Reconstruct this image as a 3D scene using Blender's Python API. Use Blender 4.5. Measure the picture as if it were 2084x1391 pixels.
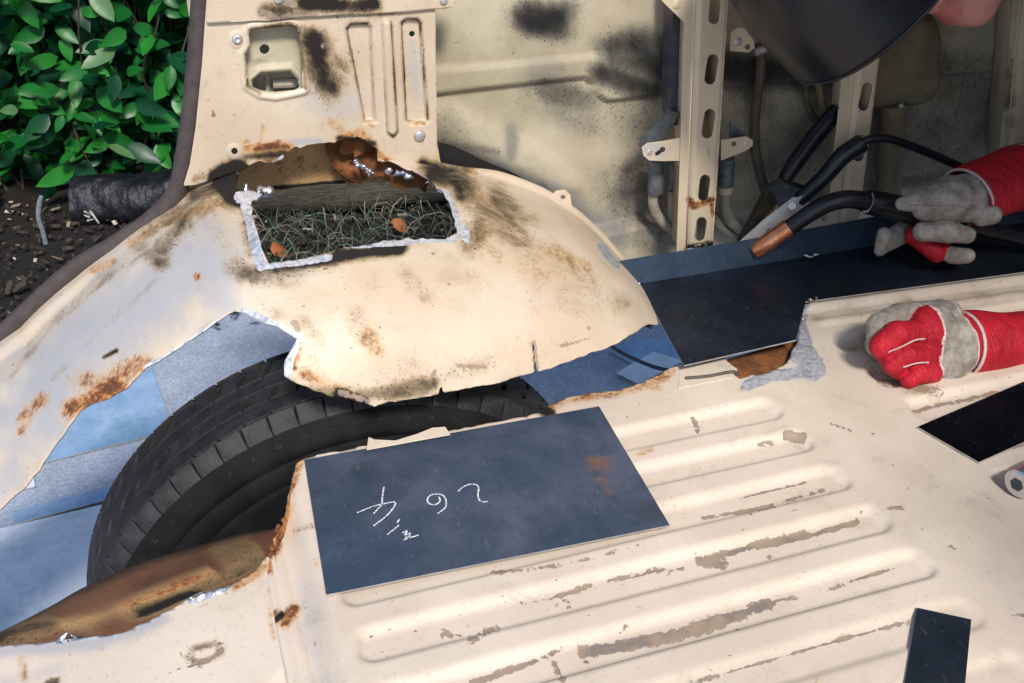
import bpy, bmesh, math, random
import numpy as np
from mathutils import Vector, Matrix

for o in list(bpy.data.objects):
    bpy.data.objects.remove(o)
SC = bpy.context.scene
COL = SC.collection
R = math.radians
random.seed(7)
RNG = np.random.default_rng(11)

# ------------------------------------------------------------------ camera
CAM_H, PITCH, YAW = 0.80, 31.0, 19.0
FPX, CX, CY = 2220.0, 1042.0, 695.5          # focal length and centre in photo pixels
_p, _a = R(PITCH), R(YAW)
C_O = np.array([0.0, 0.0, CAM_H])
C_F = np.array([math.sin(_a)*math.cos(_p), math.cos(_a)*math.cos(_p), -math.sin(_p)])
C_R = np.array([math.cos(_a), -math.sin(_a), 0.0])
C_U = np.cross(C_R, C_F)
cd = bpy.data.cameras.new('camera'); cam = bpy.data.objects.new('camera', cd); COL.objects.link(cam)
cd.sensor_width = 36.0; cd.lens = FPX/2084*36.0; cd.clip_start = 0.02; cd.clip_end = 400
m = Matrix([[C_R[i], C_U[i], -C_F[i], C_O[i]] for i in range(3)] + [[0, 0, 0, 1]])
cam.matrix_world = m
SC.camera = cam

# ------------------------------------------------------------------ light
SUN_EL, SUN_AZ = 46.0, 4.0       # elevation; heading of the light's travel, clockwise from +Y
SUN_STR, SKY_STR, EXPO = 3.4, 0.13, 0.40
w = bpy.data.worlds.new('World'); SC.world = w; w.use_nodes = True
nt = w.node_tree; nt.nodes.clear()
sky = nt.nodes.new('ShaderNodeTexSky'); sky.sky_type = 'NISHITA'; sky.sun_disc = False
sky.sun_elevation = R(SUN_EL); sky.sun_rotation = R(SUN_AZ + 180)
bg = nt.nodes.new('ShaderNodeBackground'); bg.inputs[1].default_value = SKY_STR
wo = nt.nodes.new('ShaderNodeOutputWorld')
nt.links.new(sky.outputs[0], bg.inputs[0]); nt.links.new(bg.outputs[0], wo.inputs[0])
sd = bpy.data.lights.new('sun', 'SUN'); sd.energy = SUN_STR; sd.angle = R(10.0); sd.color = (1.0, 0.94, 0.86)
sun = bpy.data.objects.new('sun', sd); COL.objects.link(sun)
_d = Vector((math.sin(R(SUN_AZ))*math.cos(R(SUN_EL)), math.cos(R(SUN_AZ))*math.cos(R(SUN_EL)), -math.sin(R(SUN_EL))))
sun.rotation_euler = _d.to_track_quat('-Z', 'Y').to_euler(); sun.location = (-1.5, -3, 4)
vs = SC.view_settings; vs.view_transform = 'Standard'; vs.look = 'None'; vs.exposure = EXPO; vs.gamma = 1.0
vs.use_curve_mapping = False

# ------------------------------------------------------------------ measuring helpers
def ray(x, y):
    return C_F + C_R*((x-CX)/FPX) - C_U*((y-CY)/FPX)
def Zp(x, y, z=0.0):
    d = ray(x, y); t = (z-C_O[2])/d[2]; return C_O + d*t
def Yp(x, y, Y):
    d = ray(x, y); t = (Y-C_O[1])/d[1]; return C_O + d*t
def pix(V):
    v = np.asarray(V, float) - C_O
    z = v @ C_F
    return np.stack([CX + FPX*(v @ C_R)/z, CY - FPX*(v @ C_U)/z], -1)
def sm(a, b, x):
    t = np.clip((x-a)/(b-a), 0, 1); return t*t*(3-2*t)
def seg_dist(P, pts, closed=False):
    pts = np.asarray(pts, float); n = len(pts); x, y = P[:, 0], P[:, 1]
    if n == 1:
        return np.hypot(x-pts[0][0], y-pts[0][1])
    best = np.full(len(P), 1e18)
    for i in range(n if closed else n-1):
        (ax, ay), (bx, by) = pts[i], pts[(i+1) % n]; ux, uy = bx-ax, by-ay; px, py = x-ax, y-ay
        t = np.clip((px*ux+py*uy)/max(ux*ux+uy*uy, 1e-12), 0, 1); px = px-t*ux; py = py-t*uy
        np.minimum(best, px*px+py*py, out=best)
    return np.sqrt(best)
def inside(P, poly):
    poly = np.asarray(poly, float); n = len(poly); r = np.zeros(len(P), bool)
    x, y = P[:, 0], P[:, 1]
    for i in range(n):
        x1, y1 = poly[i]; x2, y2 = poly[(i+1) % n]
        if y1 == y2: continue
        c = ((y1 > y) != (y2 > y)) & (x < (x2-x1)*(y-y1)/(y2-y1)+x1)
        r ^= c
    return r
def sdf(P, poly):            # negative inside
    d = seg_dist(P, poly, True); return np.where(inside(P, poly), -d, d)
def fbm(P, s, seed=0, octv=3):
    """cheap smooth value noise on 2-D or 3-D points, about -1..1"""
    P = np.asarray(P, float); out = np.zeros(len(P)); amp = 1.0; tot = 0
    r = np.random.default_rng(seed)
    for o in range(octv):
        for k in range(5):
            d = r.normal(size=P.shape[1]); d /= np.linalg.norm(d)
            out += amp*np.sin(P @ d*s*(0.7+0.6*r.random())+r.random()*6.28)/5
        tot += amp; amp *= 0.55; s *= 2.1
    return out/tot*1.6
def ragged(poly, step, amp, seed=0):
    """resample a closed outline and roughen it"""
    r = np.random.default_rng(seed); out = []
    poly = [np.array(p, float) for p in poly]
    for i in range(len(poly)):
        a, b = poly[i], poly[(i+1) % len(poly)]; L = np.linalg.norm(b-a); n = max(1, int(L/step))
        nrm = np.array([-(b-a)[1], (b-a)[0]])/max(L, 1e-9)
        for k in range(n):
            out.append(a+(b-a)*k/n+nrm*r.normal()*amp*(1 if k else .4))
    return out
def spline(pts, n=8):
    pts = [np.array(p, float) for p in pts]
    if len(pts) < 3:
        return [pts[0]+(pts[1]-pts[0])*k/n for k in range(n+1)]
    P = [2*pts[0]-pts[1]]+pts+[2*pts[-1]-pts[-2]]; out = []
    for i in range(1, len(P)-2):
        for k in range(n):
            t = k/n; a, b, c, d = P[i-1], P[i], P[i+1], P[i+2]
            out.append(.5*((2*b)+(-a+c)*t+(2*a-5*b+4*c-d)*t*t+(-a+3*b-3*c+d)*t**3))
    out.append(pts[-1]); return out

# ------------------------------------------------------------------ objects
def thing(name, label, cat, loc, group=None):
    o = bpy.data.objects.new(name, None); COL.objects.link(o); o.location = loc
    o.empty_display_size = .1
    o['label'] = label; o['category'] = cat
    if group: o['group'] = group
    return o
WL = {}
def worg(o):
    return WL.get(o.name, np.array(o.location) if o is not None else 0)
def link_mesh(name, me, mat, parent=None, origin=None):
    o = bpy.data.objects.new(name, me); COL.objects.link(o)
    if mat is not None:
        for mm in (mat if isinstance(mat, (list, tuple)) else [mat]):
            me.materials.append(mm)
    return o
def build(name, V, F, mat, parent=None, attrs=None, smooth=True, solid=0, origin=None, sharp=None, midx=None, offs=-1):
    """one mesh object; V in world coordinates"""
    V = np.asarray(V, float)
    po = worg(parent) if parent is not None else np.zeros(3)
    if origin is None:
        origin = po if parent is not None else V.min(0)*[.5, .5, 1]+V.max(0)*[.5, .5, 0]
    origin = np.asarray(origin, float)
    me = bpy.data.meshes.new(name)
    if isinstance(F, np.ndarray):
        me.from_pydata((V-origin).tolist(), [], F.tolist())
    else:
        me.from_pydata((V-origin).tolist(), [], [tuple(map(int, f)) for f in F])
    me.update()
    if attrs:
        for k, a in attrs.items():
            at = me.attributes.new(k, 'FLOAT', 'POINT'); at.data.foreach_set('value', np.asarray(a, np.float32))
    o = link_mesh(name, me, mat)
    if midx is not None:
        me.polygons.foreach_set('material_index', np.asarray(midx, np.int32))
    if smooth:
        me.polygons.foreach_set('use_smooth', np.ones(len(me.polygons), bool))
        if sharp: me.set_sharp_from_angle(angle=R(sharp))
    if parent is not None:
        o.parent = parent
    o.location = origin-po
    WL[o.name] = origin
    if solid:
        md = o.modifiers.new('thickness', 'SOLIDIFY'); md.thickness = solid; md.offset = offs
    return o
class MB:
    """collects simple shapes into one mesh"""
    def __init__(s): s.V = []; s.F = []; s.M = []
    def add(s, V, F, mi=0):
        b = len(s.V); s.V += [np.array(v, float) for v in V]; s.F += [tuple(b+i for i in f) for f in F]; s.M += [mi]*len(F); return s
    def box(s, lo, hi, mi=0, bev=0):
        lo = np.array(lo, float); hi = np.array(hi, float)
        c = [(x, y, z) for x in (lo[0], hi[0]) for y in (lo[1], hi[1]) for z in (lo[2], hi[2])]
        return s.add(c, [(0, 1, 3, 2), (4, 6, 7, 5), (0, 4, 5, 1), (2, 3, 7, 6), (0, 2, 6, 4), (1, 5, 7, 3)], mi)
    def prism(s, poly, vec, mi=0):
        n = len(poly); a = [np.array(p, float) for p in poly]; b = [p+np.array(vec, float) for p in a]
        F = [tuple(range(n))[::-1], tuple(range(n, 2*n))]+[(i, (i+1) % n, n+(i+1) % n, n+i) for i in range(n)]
        return s.add(a+b, F, mi)
    def tube(s, pts, r, seg=10, mi=0, cap=True, squash=None):
        pts = [np.array(p, float) for p in pts]; n = len(pts)
        rs = [r]*n if np.isscalar(r) else list(np.interp(np.linspace(0, 1, n), np.linspace(0, 1, len(r)), r))
        T = [pts[min(i+1, n-1)]-pts[max(i-1, 0)] for i in range(n)]
        T = [t/max(np.linalg.norm(t), 1e-9) for t in T]
        u = np.cross(T[0], [0, 0, 1.0]); 
        if np.linalg.norm(u) < .1: u = np.cross(T[0], [0, 1.0, 0])
        u /= np.linalg.norm(u); V = []
        for i in range(n):
            u = u-T[i]*(u @ T[i]); u /= np.linalg.norm(u); v = np.cross(T[i], u)
            for k in range(seg):
                a = 2*math.pi*k/seg; q = squash or 1
                V.append(pts[i]+rs[i]*(u*math.cos(a)+v*math.sin(a)*q))
        F = [(i*seg+k, i*seg+(k+1) % seg, (i+1)*seg+(k+1) % seg, (i+1)*seg+k) for i in range(n-1) for k in range(seg)]
        if cap: F += [tuple(range(seg))[::-1], tuple((n-1)*seg+k for k in range(seg))]
        return s.add(V, F, mi)
    def ball(s, c, r, mi=0, nu=10, nv=7):
        r = np.array([r]*3 if np.isscalar(r) else r, float); V = []
        for j in range(nv+1):
            ph = math.pi*j/nv
            for i in range(nu):
                a = 2*math.pi*i/nu; V.append(np.array(c)+r*[math.sin(ph)*math.cos(a), math.sin(ph)*math.sin(a), math.cos(ph)])
        F = [(j*nu+i, (j+1)*nu+i, (j+1)*nu+(i+1) % nu, j*nu+(i+1) % nu) for j in range(nv) for i in range(nu)]
        return s.add(V, F, mi)
    def ribbon(s, pts, width, up, mi=0):
        pts = [np.array(p, float) for p in pts]; up = np.array(up, float); V = []
        n = len(pts); ws = [width]*n if np.isscalar(width) else width
        for i in range(n):
            t = pts[min(i+1, n-1)]-pts[max(i-1, 0)]; sd_ = np.cross(t, up); sd_ /= max(np.linalg.norm(sd_), 1e-9)
            V += [pts[i]-sd_*ws[i]/2, pts[i]+sd_*ws[i]/2]
        return s.add(V, [(2*i, 2*i+1, 2*i+3, 2*i+2) for i in range(n-1)], mi)
    def build(s, name, mat, parent=None, smooth=True, sharp=40, **k):
        return build(name, s.V, s.F, mat, parent, smooth=smooth, sharp=sharp, midx=s.M, **k)
def grid(us, vs_, fn):
    U, Vv = np.meshgrid(us, vs_, indexing='ij'); P = fn(U.ravel(), Vv.ravel())
    nu, nv = len(us), len(vs_)
    i, j = np.meshgrid(np.arange(nu-1), np.arange(nv-1), indexing='ij'); a = (i*nv+j).ravel()
    return P, np.stack([a, a+nv, a+nv+1, a+1], 1)
def clip(V, F, d):
    """keep the part of the mesh where d > 0, cutting the faces along d = 0"""
    s = d > 0; fs = s[F]; full = fs.all(1); part = fs.any(1) & ~full
    V = list(V); newV = {}; faces = [tuple(f) for f in F[full]]
    def ev(a, b):
        k = (min(a, b), max(a, b))
        if k not in newV:
            t = d[k[0]]/(d[k[0]]-d[k[1]]); newV[k] = len(V); V.append(V[k[0]]*(1-t)+V[k[1]]*t)
        return newV[k]
    for f in F[part]:
        o = []
        for q in range(len(f)):
            a, b = f[q], f[(q+1) % len(f)]
            if s[a]: o.append(a)
            if s[a] != s[b]: o.append(ev(a, b))
        if len(o) >= 3: faces.append(tuple(o))
    used = np.zeros(len(V), bool)
    for f in faces: used[list(f)] = True
    idx = np.cumsum(used)-1; V = np.array(V)[used]
    return V, [tuple(idx[i] for i in f) for f in faces]
def stains(V, lst, base=('rust', 'burn_shade', 'metal', 'chip', 'tint')):  # the second mask carries scorch marks and painted shade alike
    P = pix(V); A = {k: np.zeros(len(V)) for k in base}; nz = fbm(P, .05, 3, 3) if lst else None
    for e in lst:
        kind, pts, r, st = e[:4]
        q = np.asarray(pts, float); m_ = 2.4*r
        ix = np.nonzero((P[:, 0] > q[:, 0].min()-m_) & (P[:, 0] < q[:, 0].max()+m_) & (P[:, 1] > q[:, 1].min()-m_) & (P[:, 1] < q[:, 1].max()+m_))[0]
        if not len(ix): continue
        d = np.maximum(seg_dist(P[ix], pts) + nz[ix]*r*.22 - .08*r, 0)
        v = st*(np.clip(1-d/r, 0, 1) if kind in ('chip', 'metal') else np.exp(-2.6*(d/r)**2)*(d < 2.2*r))
        A[kind][ix] = np.maximum(A[kind][ix], v)
    return A
def snets(caps, vox, k=.01, pad=.03, extra=None):
    """smooth union of tapered capsules -> mesh by surface nets; face ids of nearest capsule"""
    P0 = np.array([c[0] for c in caps], float); P1 = np.array([c[1] for c in caps], float)
    rm = max(max(c[2], c[3]) for c in caps)+pad
    lo = np.minimum(P0.min(0), P1.min(0))-rm; hi = np.maximum(P0.max(0), P1.max(0))+rm
    n = np.ceil((hi-lo)/vox).astype(int)+1
    def caps_d(Q):
        D = []
        for c in caps:
            a, b = np.array(c[0], float), np.array(c[1], float); ab = b-a
            t = np.clip(((Q-a) @ ab)/max(ab @ ab, 1e-12), 0, 1)
            D.append(np.linalg.norm(Q-(a+t[:, None]*ab), axis=1)-(c[2]*(1-t)+c[3]*t))
        return D
    axs = [lo[i]+vox*np.arange(n[i]) for i in range(3)]; d = np.full(n, .5)
    for c in caps:
        a, b = np.array(c[0], float), np.array(c[1], float); m_ = max(c[2], c[3])+k+2.5*vox
        i0 = np.maximum(((np.minimum(a, b)-m_-lo)/vox).astype(int), 0); i1 = np.minimum(((np.maximum(a, b)+m_-lo)/vox).astype(int)+2, n)
        Q = np.stack(np.meshgrid(*[axs[i][i0[i]:i1[i]] for i in range(3)], indexing='ij'), -1)-a; ab = b-a
        t = np.clip((Q @ ab)/max(ab @ ab, 1e-12), 0, 1); Q = Q-t[..., None]*ab
        e = np.sqrt((Q*Q).sum(-1))-(c[2]*(1-t)+c[3]*t); sl = tuple(slice(i0[i], i1[i]) for i in range(3)); dd = d[sl]
        h = np.clip(.5+.5*(e-dd)/k, 0, 1); d[sl] = e*(1-h)+dd*h-k*h*(1-h)
    S = d < 0
    cs = [(x, y, z) for x in (0, 1) for y in (0, 1) for z in (0, 1)]
    def sub(c, A): return A[c[0]:A.shape[0]-1+c[0], c[1]:A.shape[1]-1+c[1], c[2]:A.shape[2]-1+c[2]]
    cnt = sum(sub(c, S).astype(np.int8) for c in cs); act = (cnt > 0) & (cnt < 8)
    cell = np.argwhere(act); dv = [d[cell[:, 0]+c[0], cell[:, 1]+c[1], cell[:, 2]+c[2]] for c in cs]
    num = np.zeros((len(cell), 3)); den = np.zeros(len(cell))
    for a in range(8):
        for b in range(a+1, 8):
            ca, cb = np.array(cs[a]), np.array(cs[b])
            if abs(ca-cb).sum() != 1: continue
            da, db = dv[a], dv[b]; x = (da < 0) != (db < 0)
            t = np.where(x, da/np.where(x, da-db, 1), 0)
            num += np.where(x[:, None], ca+(cb-ca)*t[:, None], 0); den += x
    ids = -np.ones(act.shape, int); ids[act] = np.arange(act.sum())
    V = lo+vox*(cell+num/den[:, None])
    F = []
    for ax in range(3):
        o1, o2 = (ax+1) % 3, (ax+2) % 3
        sl0 = [slice(None)]*3; sl1 = [slice(None)]*3; sl0[ax] = slice(0, -1); sl1[ax] = slice(1, None)
        a, b = S[tuple(sl0)], S[tuple(sl1)]
        e = np.argwhere(a != b); e = e[(e[:, o1] > 0) & (e[:, o2] > 0) & (e[:, o1] < act.shape[o1]) & (e[:, o2] < act.shape[o2])]
        q = []
        for (u, v) in ((0, 0), (-1, 0), (-1, -1), (0, -1)):
            c = e.copy(); c[:, o1] += u; c[:, o2] += v; q.append(ids[c[:, 0], c[:, 1], c[:, 2]])
        q = np.stack(q, 1); fl = ~a[e[:, 0], e[:, 1], e[:, 2]]; q[fl] = q[fl][:, ::-1]; F.append(q)
    F = np.concatenate(F); cen = V[F].mean(1); near = np.argmin(np.stack(caps_d(cen)), 0)
    return V, F, near

# ------------------------------------------------------------------ materials
class NB:
    def __init__(s, name):
        s.m = bpy.data.materials.new(name); s.m.use_nodes = True; s.t = s.m.node_tree; s.b = s.t.nodes['Principled BSDF']
        s.out = s.t.nodes['Material Output']
    def n(s, ty, **k):
        x = s.t.nodes.new(ty)
        for a, v in k.items(): setattr(x, a, v)
        return x
    def l(s, a, b): s.t.links.new(a, b)
    def val(s, sock, v):
        if hasattr(v, 'is_output') or isinstance(v, bpy.types.NodeSocket): s.l(v, sock)
        else: sock.default_value = v
    def coord(s, kind='Position'):
        if kind == 'Position': return s.n('ShaderNodeNewGeometry').outputs['Position']
        return s.n('ShaderNodeTexCoord').outputs[kind]
    def noise(s, scale, detail=4, rough=.55, co=None, dist=0, scl=None):
        x = s.n('ShaderNodeTexNoise'); x.inputs['Scale'].default_value = scale; x.inputs['Detail'].default_value = detail
        x.inputs['Roughness'].default_value = rough; x.inputs['Distortion'].default_value = dist
        co = co if co is not None else s.coord()
        if scl:
            mp = s.n('ShaderNodeMapping'); mp.inputs['Scale'].default_value = scl; s.l(co, mp.inputs[0]); co = mp.outputs[0]
        s.l(co, x.inputs['Vector']); return x.outputs['Fac']
    def math(s, op, a, b=0.0, c=None):
        x = s.n('ShaderNodeMath', operation=op); s.val(x.inputs[0], a); s.val(x.inputs[1], b)
        if c is not None: s.val(x.inputs[2], c)
        return x.outputs[0]
    def ramp01(s, v, a, b, smooth=True):
        x = s.n('ShaderNodeMapRange'); x.interpolation_type = 'SMOOTHSTEP' if smooth else 'LINEAR'
        s.val(x.inputs['Value'], v); x.inputs['From Min'].default_value = a; x.inputs['From Max'].default_value = b; return x.outputs[0]
    def mix(s, f, a, b, mode='MIX'):
        x = s.n('ShaderNodeMix', data_type='RGBA', blend_type=mode); s.val(x.inputs['Factor'], f)
        for sk, v in ((x.inputs['A'], a), (x.inputs['B'], b)):
            if isinstance(v, (tuple, list)): sk.default_value = tuple(v)+(1,)*(4-len(v))
            else: s.l(v, sk)
        return x.outputs['Result']
    def fmix(s, f, a, b):
        x = s.n('ShaderNodeMix', data_type='FLOAT'); s.val(x.inputs['Factor'], f); s.val(x.inputs['A'], a); s.val(x.inputs['B'], b); return x.outputs['Result']
    def attr(s, name): return s.n('ShaderNodeAttribute', attribute_name=name).outputs['Fac']
    def bump(s, h, strength=.3, dist=.002):
        x = s.n('ShaderNodeBump'); x.inputs['Strength'].default_value = strength; x.inputs['Distance'].default_value = dist
        s.l(h, x.inputs['Height']); s.l(x.outputs[0], s.b.inputs['Normal'])
    def set(s, color=None, rough=None, metal=None, spec=None):
        for k, v in (('Base Color', color), ('Roughness', rough), ('Metallic', metal), ('Specular IOR Level', spec)):
            if v is None: continue
            sk = s.b.inputs[k]
            if isinstance(v, (tuple, list)): sk.default_value = tuple(v)+(1,)*(4-len(v))
            else: s.val(sk, v)
        return s
def paint(name, c1, c2, rough=.5, grime=.5, bn=1.1, bcol=(.008, .006, .005), bfr=(.33, .22, .10), tcol=(.33, .34, .38)):
    b = NB(name)
    n1 = b.noise(7, 6, .6); n2 = b.noise(38, 5, .6); n3 = b.noise(190, 3, .6); n4 = b.noise(14, 8, .75, dist=.6)
    col = b.mix(b.ramp01(n1, .3, .7), c1, c2)
    col = b.mix(b.math('MULTIPLY', b.ramp01(n4, .54, .75), grime), col, tuple(x*.62 for x in c2))
    col = b.mix(b.math('MULTIPLY', b.ramp01(n3, .60, .72), .4), col, tuple(x*.55 for x in c2))
    col = b.mix(b.math('MULTIPLY', b.ramp01(b.noise(3.2, 4, .6), .42, .68), .35), col, (c1[0]*.92, c1[1]*.84, c1[2]*.86))
    sp = b.math('MULTIPLY', b.ramp01(b.noise(95, 2, .5), .71, .74), b.ramp01(n1, .45, .6))
    col = b.mix(b.math('MULTIPLY', sp, .8), col, (.16, .085, .04))
    ns = b.math('SUBTRACT', n2, .5); nb = b.math('SUBTRACT', n4, .5); ng = b.math('SUBTRACT', n3, .5)
    def msk(at, amp, lo, hi, no=None):
        return b.ramp01(b.math('ADD', b.attr(at), b.math('MULTIPLY', b.math('MULTIPLY', no if no is not None else nb, amp), b.ramp01(b.attr(at), 0, .2))), lo, hi)
    tint = msk('tint', .9, .0, 1.15)
    col = b.mix(b.math('MULTIPLY', tint, .85), col, tcol)
    nr = b.math('ADD', nb, b.math('MULTIPLY', b.math('ADD', ns, ng), .9))
    rh = msk('rust', .6, .0, .55)
    col = b.mix(b.math('MULTIPLY', rh, .6), col, (.50, .32, .15))
    rf = msk('rust', 1.0, .22, .80, nr)
    rc = b.mix(b.ramp01(b.math('ADD', b.math('MULTIPLY', n2, .6), b.math('MULTIPLY', n3, .4)), .40, .60), (.46, .19, .05), (.22, .075, .022))
    col = b.mix(b.math('MULTIPLY', rf, .92), col, rc)
    rd = msk('rust', 1.5, .62, 1.05, nr)
    col = b.mix(rd, col, b.mix(b.ramp01(n3, .35, .65), (.055, .020, .012), (.15, .055, .022)))
    bf = msk('burn_shade', bn, .03, .42)
    col = b.mix(b.math('MULTIPLY', bf, .7), col, bfr)
    bd = msk('burn_shade', bn, .17, .62)
    col = b.mix(b.math('MULTIPLY', bd, .99), col, bcol)
    spk = b.math('MULTIPLY', b.ramp01(b.noise(330, 2, .6), .60, .66), b.ramp01(b.attr('burn_shade'), .03, .30)); col = b.mix(b.math('MULTIPLY', spk, .9), col, (.012, .011, .011))
    ch = msk('chip', 1.7, .40, .52, b.math('ADD', ns, b.math('MULTIPLY', ng, .6)))
    col = b.mix(b.math('MULTIPLY', ch, .9), col, b.mix(b.ramp01(n2, .4, .6), b.mix(n3, (.10, .085, .075), (.25, .21, .18)), (.30, .22, .16)))
    me = msk('metal', .55, .38, .50, b.math('ADD', ns, ng))
    sw = b.ramp01(b.noise(34, 4, .6, dist=2.5), .30, .55)
    col = b.mix(me, col, b.mix(b.math('MULTIPLY', sw, b.ramp01(n3, .2, .6)), (.33, .35, .41), (.70, .715, .76)))
    rg = b.fmix(me, b.fmix(bd, b.fmix(rf, b.fmix(n2, rough-.08, rough+.1), .85), .85), b.fmix(n3, .25, .5))
    h = b.math('ADD', b.math('MULTIPLY', n2, .4), b.math('ADD', b.math('MULTIPLY', n3, .25), b.math('MULTIPLY', b.math('MULTIPLY', rf, n3), 1.2)))
    h = b.math('SUBTRACT', h, b.math('MULTIPLY', ch, .9))
    h = b.math('ADD', h, b.math('MULTIPLY', b.noise(16, 3, .5), .8))
    b.set(col, rg, b.math('MULTIPLY', me, .45), .35); b.bump(h, .35, .002)
    return b.m
def simple(name, c1, c2, rough=.5, metal=0, scale=30, bump=.2, bscale=None, co='Position', spec=.4, det=5, lo=.3, hi=.7):
    b = NB(name); cc = b.coord(co); n = b.noise(scale, det, .6, cc); g = b.noise(bscale or scale*5, 3, .6, cc)
    col = b.mix(b.ramp01(n, lo, hi), c1, c2); col = b.mix(b.math('MULTIPLY', b.ramp01(g, .4, .75), .3), col, tuple(x*.5 for x in c1))
    b.set(col, b.fmix(n, max(.05, rough-.08), min(1, rough+.08)), metal, spec)
    if bump: b.bump(g, bump, .002)
    return b.m
def steel(name, c1, c2, rough=.4, metal=.5, speck=.5, rust=0, spots=()):
    """mill-scale sheet steel: blue grey, cloudy, scratched"""
    b = NB(name); co = b.coord('Object'); n = b.noise(9, 6, .62, co, dist=.4); g = b.noise(60, 4, .6, co); f = b.noise(20, 3, .6, co, scl=(30, 1.5, 1))
    s_ = b.noise(260, 2, .5, co); col = b.mix(b.ramp01(n, .32, .68), c1, c2)
    col = b.mix(b.math('MULTIPLY', b.ramp01(b.noise(4.5, 5, .65, co, dist=.8), .42, .66), .6), col, (c1[0]*.42, c1[1]*.62, c1[2]*.62))
    col = b.mix(b.math('MULTIPLY', b.ramp01(g, .45, .8), .35), col, tuple(x*.45 for x in c1))
    for (p_, r_, c_) in spots:
        vm = b.n('ShaderNodeVectorMath', operation='DISTANCE'); b.l(b.coord(), vm.inputs[0]); vm.inputs[1].default_value = p_
        dn = b.math('ADD', vm.outputs['Value'], b.math('MULTIPLY', b.math('SUBTRACT', g, .5), r_*1.2)); col = b.mix(b.math('MULTIPLY', b.ramp01(dn, r_, r_*.2), .8), col, c_)
    col = b.mix(b.math('MULTIPLY', b.ramp01(s_, .72, .75), speck), col, (.75, .75, .78))
    col = b.mix(b.math('MULTIPLY', b.ramp01(f, .66, .74), .25), col, (.6, .62, .66))
    if rust: col = b.mix(b.math('MULTIPLY', b.ramp01(b.noise(6, 6, .7, co, dist=1), .66-rust*.08, .76), .8), col, (.16, .06, .03))
    b.set(col, b.fmix(g, rough-.1, rough+.14), metal, .4); b.bump(b.math('ADD', g, b.math('MULTIPLY', n, .6)), .12, .002); return b.m
M_PANEL = paint('cream_paint', (.56, .47, .365), (.46, .37, .27), .45, .5)
M_ARCH = paint('arch_paint', (.60, .51, .40), (.51, .41, .30), .42, .5)
M_FLOOR = paint('floor_paint', (.66, .57, .475), (.56, .475, .385), .5, .65)
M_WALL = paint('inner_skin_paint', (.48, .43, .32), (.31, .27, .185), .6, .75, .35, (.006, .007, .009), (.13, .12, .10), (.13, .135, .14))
M_PILLAR = paint('pillar_paint', (.62, .52, .38), (.55, .45, .32), .45, .25)
M_INNER = paint('inner_arch_paint', (.56, .36, .17), (.40, .23, .09), .6, .6)
M_SEAL = simple('seal_rubber', (.045, .034, .034), (.065, .05, .048), .75, 0, 60, .25)
M_TYRE = simple('tyre_rubber', (.004, .004, .0045), (.011, .010, .010), .72, 0, 25, .3, 220, spec=.15)
M_TREAD = simple('tread_rubber', (.012, .012, .014), (.027, .027, .030), .6, 0, 40, .5, 240, spec=.3)
M_RUST = simple('rusted_steel', (.055, .024, .014), (.26, .125, .06), .88, 0, 17, 1.2, 130, lo=.33, hi=.66, det=9)
M_RUSTO = simple('orange_rust', (.26, .095, .03), (.10, .036, .015), .9, 0, 45, .9, 200)
M_SHINY = simple('melted_metal', (.75, .74, .74), (.92, .9, .9), .22, .95, 90, .8, 160)
M_WELD = simple('weld_bead', (.06, .055, .06), (.55, .54, .55), .28, .9, 160, .9, 240)
M_DARK = steel('dark_sheet_steel', (.010, .014, .024), (.024, .034, .055), .38, .35, .25)
M_UPRIGHT = steel('blue_sheet_steel', (.035, .060, .105), (.06, .09, .14), .42, .35, .3)
M_PLATE = steel('cloudy_blue_steel', (.045, .070, .115), (.095, .112, .165), .5, .3, .15, .3, [(tuple(Zp(1215, 942, .005)), .022, (.20, .11, .075)), (tuple(Zp(1226, 975, .005)), .014, (.17, .10, .08)), (tuple(Zp(1240, 1000, .005)), .010, (.15, .095, .085)), (tuple(Zp(740, 960, .005)), .03, (.03, .05, .075)), (tuple(Zp(700, 1180, .005)), .05, (.035, .06, .10)), (tuple(Zp(1320, 1040, .005)), .03, (.05, .06, .09)), (tuple(Zp(800, 1000, .005)), .025, (.05, .06, .10))])
M_SMALL = steel('black_sheet_steel', (.010, .016, .026), (.022, .03, .044), .42, .3, .12)
M_GLOSSP = steel('glossy_dark_steel', (.008, .008, .013), (.018, .015, .024), .16, .6, .2)
M_EDGE = simple('cut_steel_edge', (.62, .60, .58), (.42, .40, .39), .4, .6, 60, .3)
M_SHEETB = steel('pale_blue_sheet', (.25, .39, .60), (.34, .49, .70), .5, .15, .3)
M_SHEETW = steel('galvanised_sheet', (.68, .72, .82), (.77, .80, .88), .55, .1, .5, 1.2)
M_CHALK = simple('chalk', (.74, .75, .78), (.13, .15, .20), .95, 0, 420, .0, co='Object', lo=.46, hi=.62)
M_NAVYM = simple('painted_channel', (.035, .04, .055), (.07, .08, .10), .4, .2, 40, .3)
M_HOSE = simple('dusty_hose', (.34, .30, .23), (.24, .21, .16), .7, 0, 50, .3)
M_DHOSE = simple('brown_hose', (.060, .047, .036), (.10, .08, .06), .6, 0, 60, .3)
M_GREYM = simple('grey_sleeve', (.15, .17, .18), (.075, .085, .095), .5, .3, 60, .4)
M_OLIVE = simple('olive_pressing', (.14, .11, .065), (.21, .17, .10), .5, 0, 16, .3)
M_RIVET = simple('rivet_metal', (.55, .53, .53), (.42, .40, .40), .4, .5, 120, .3)
M_HOLE = simple('dark_void', (.003, .003, .003), (.006, .006, .006), .9, 0, 30, .2)

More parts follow.
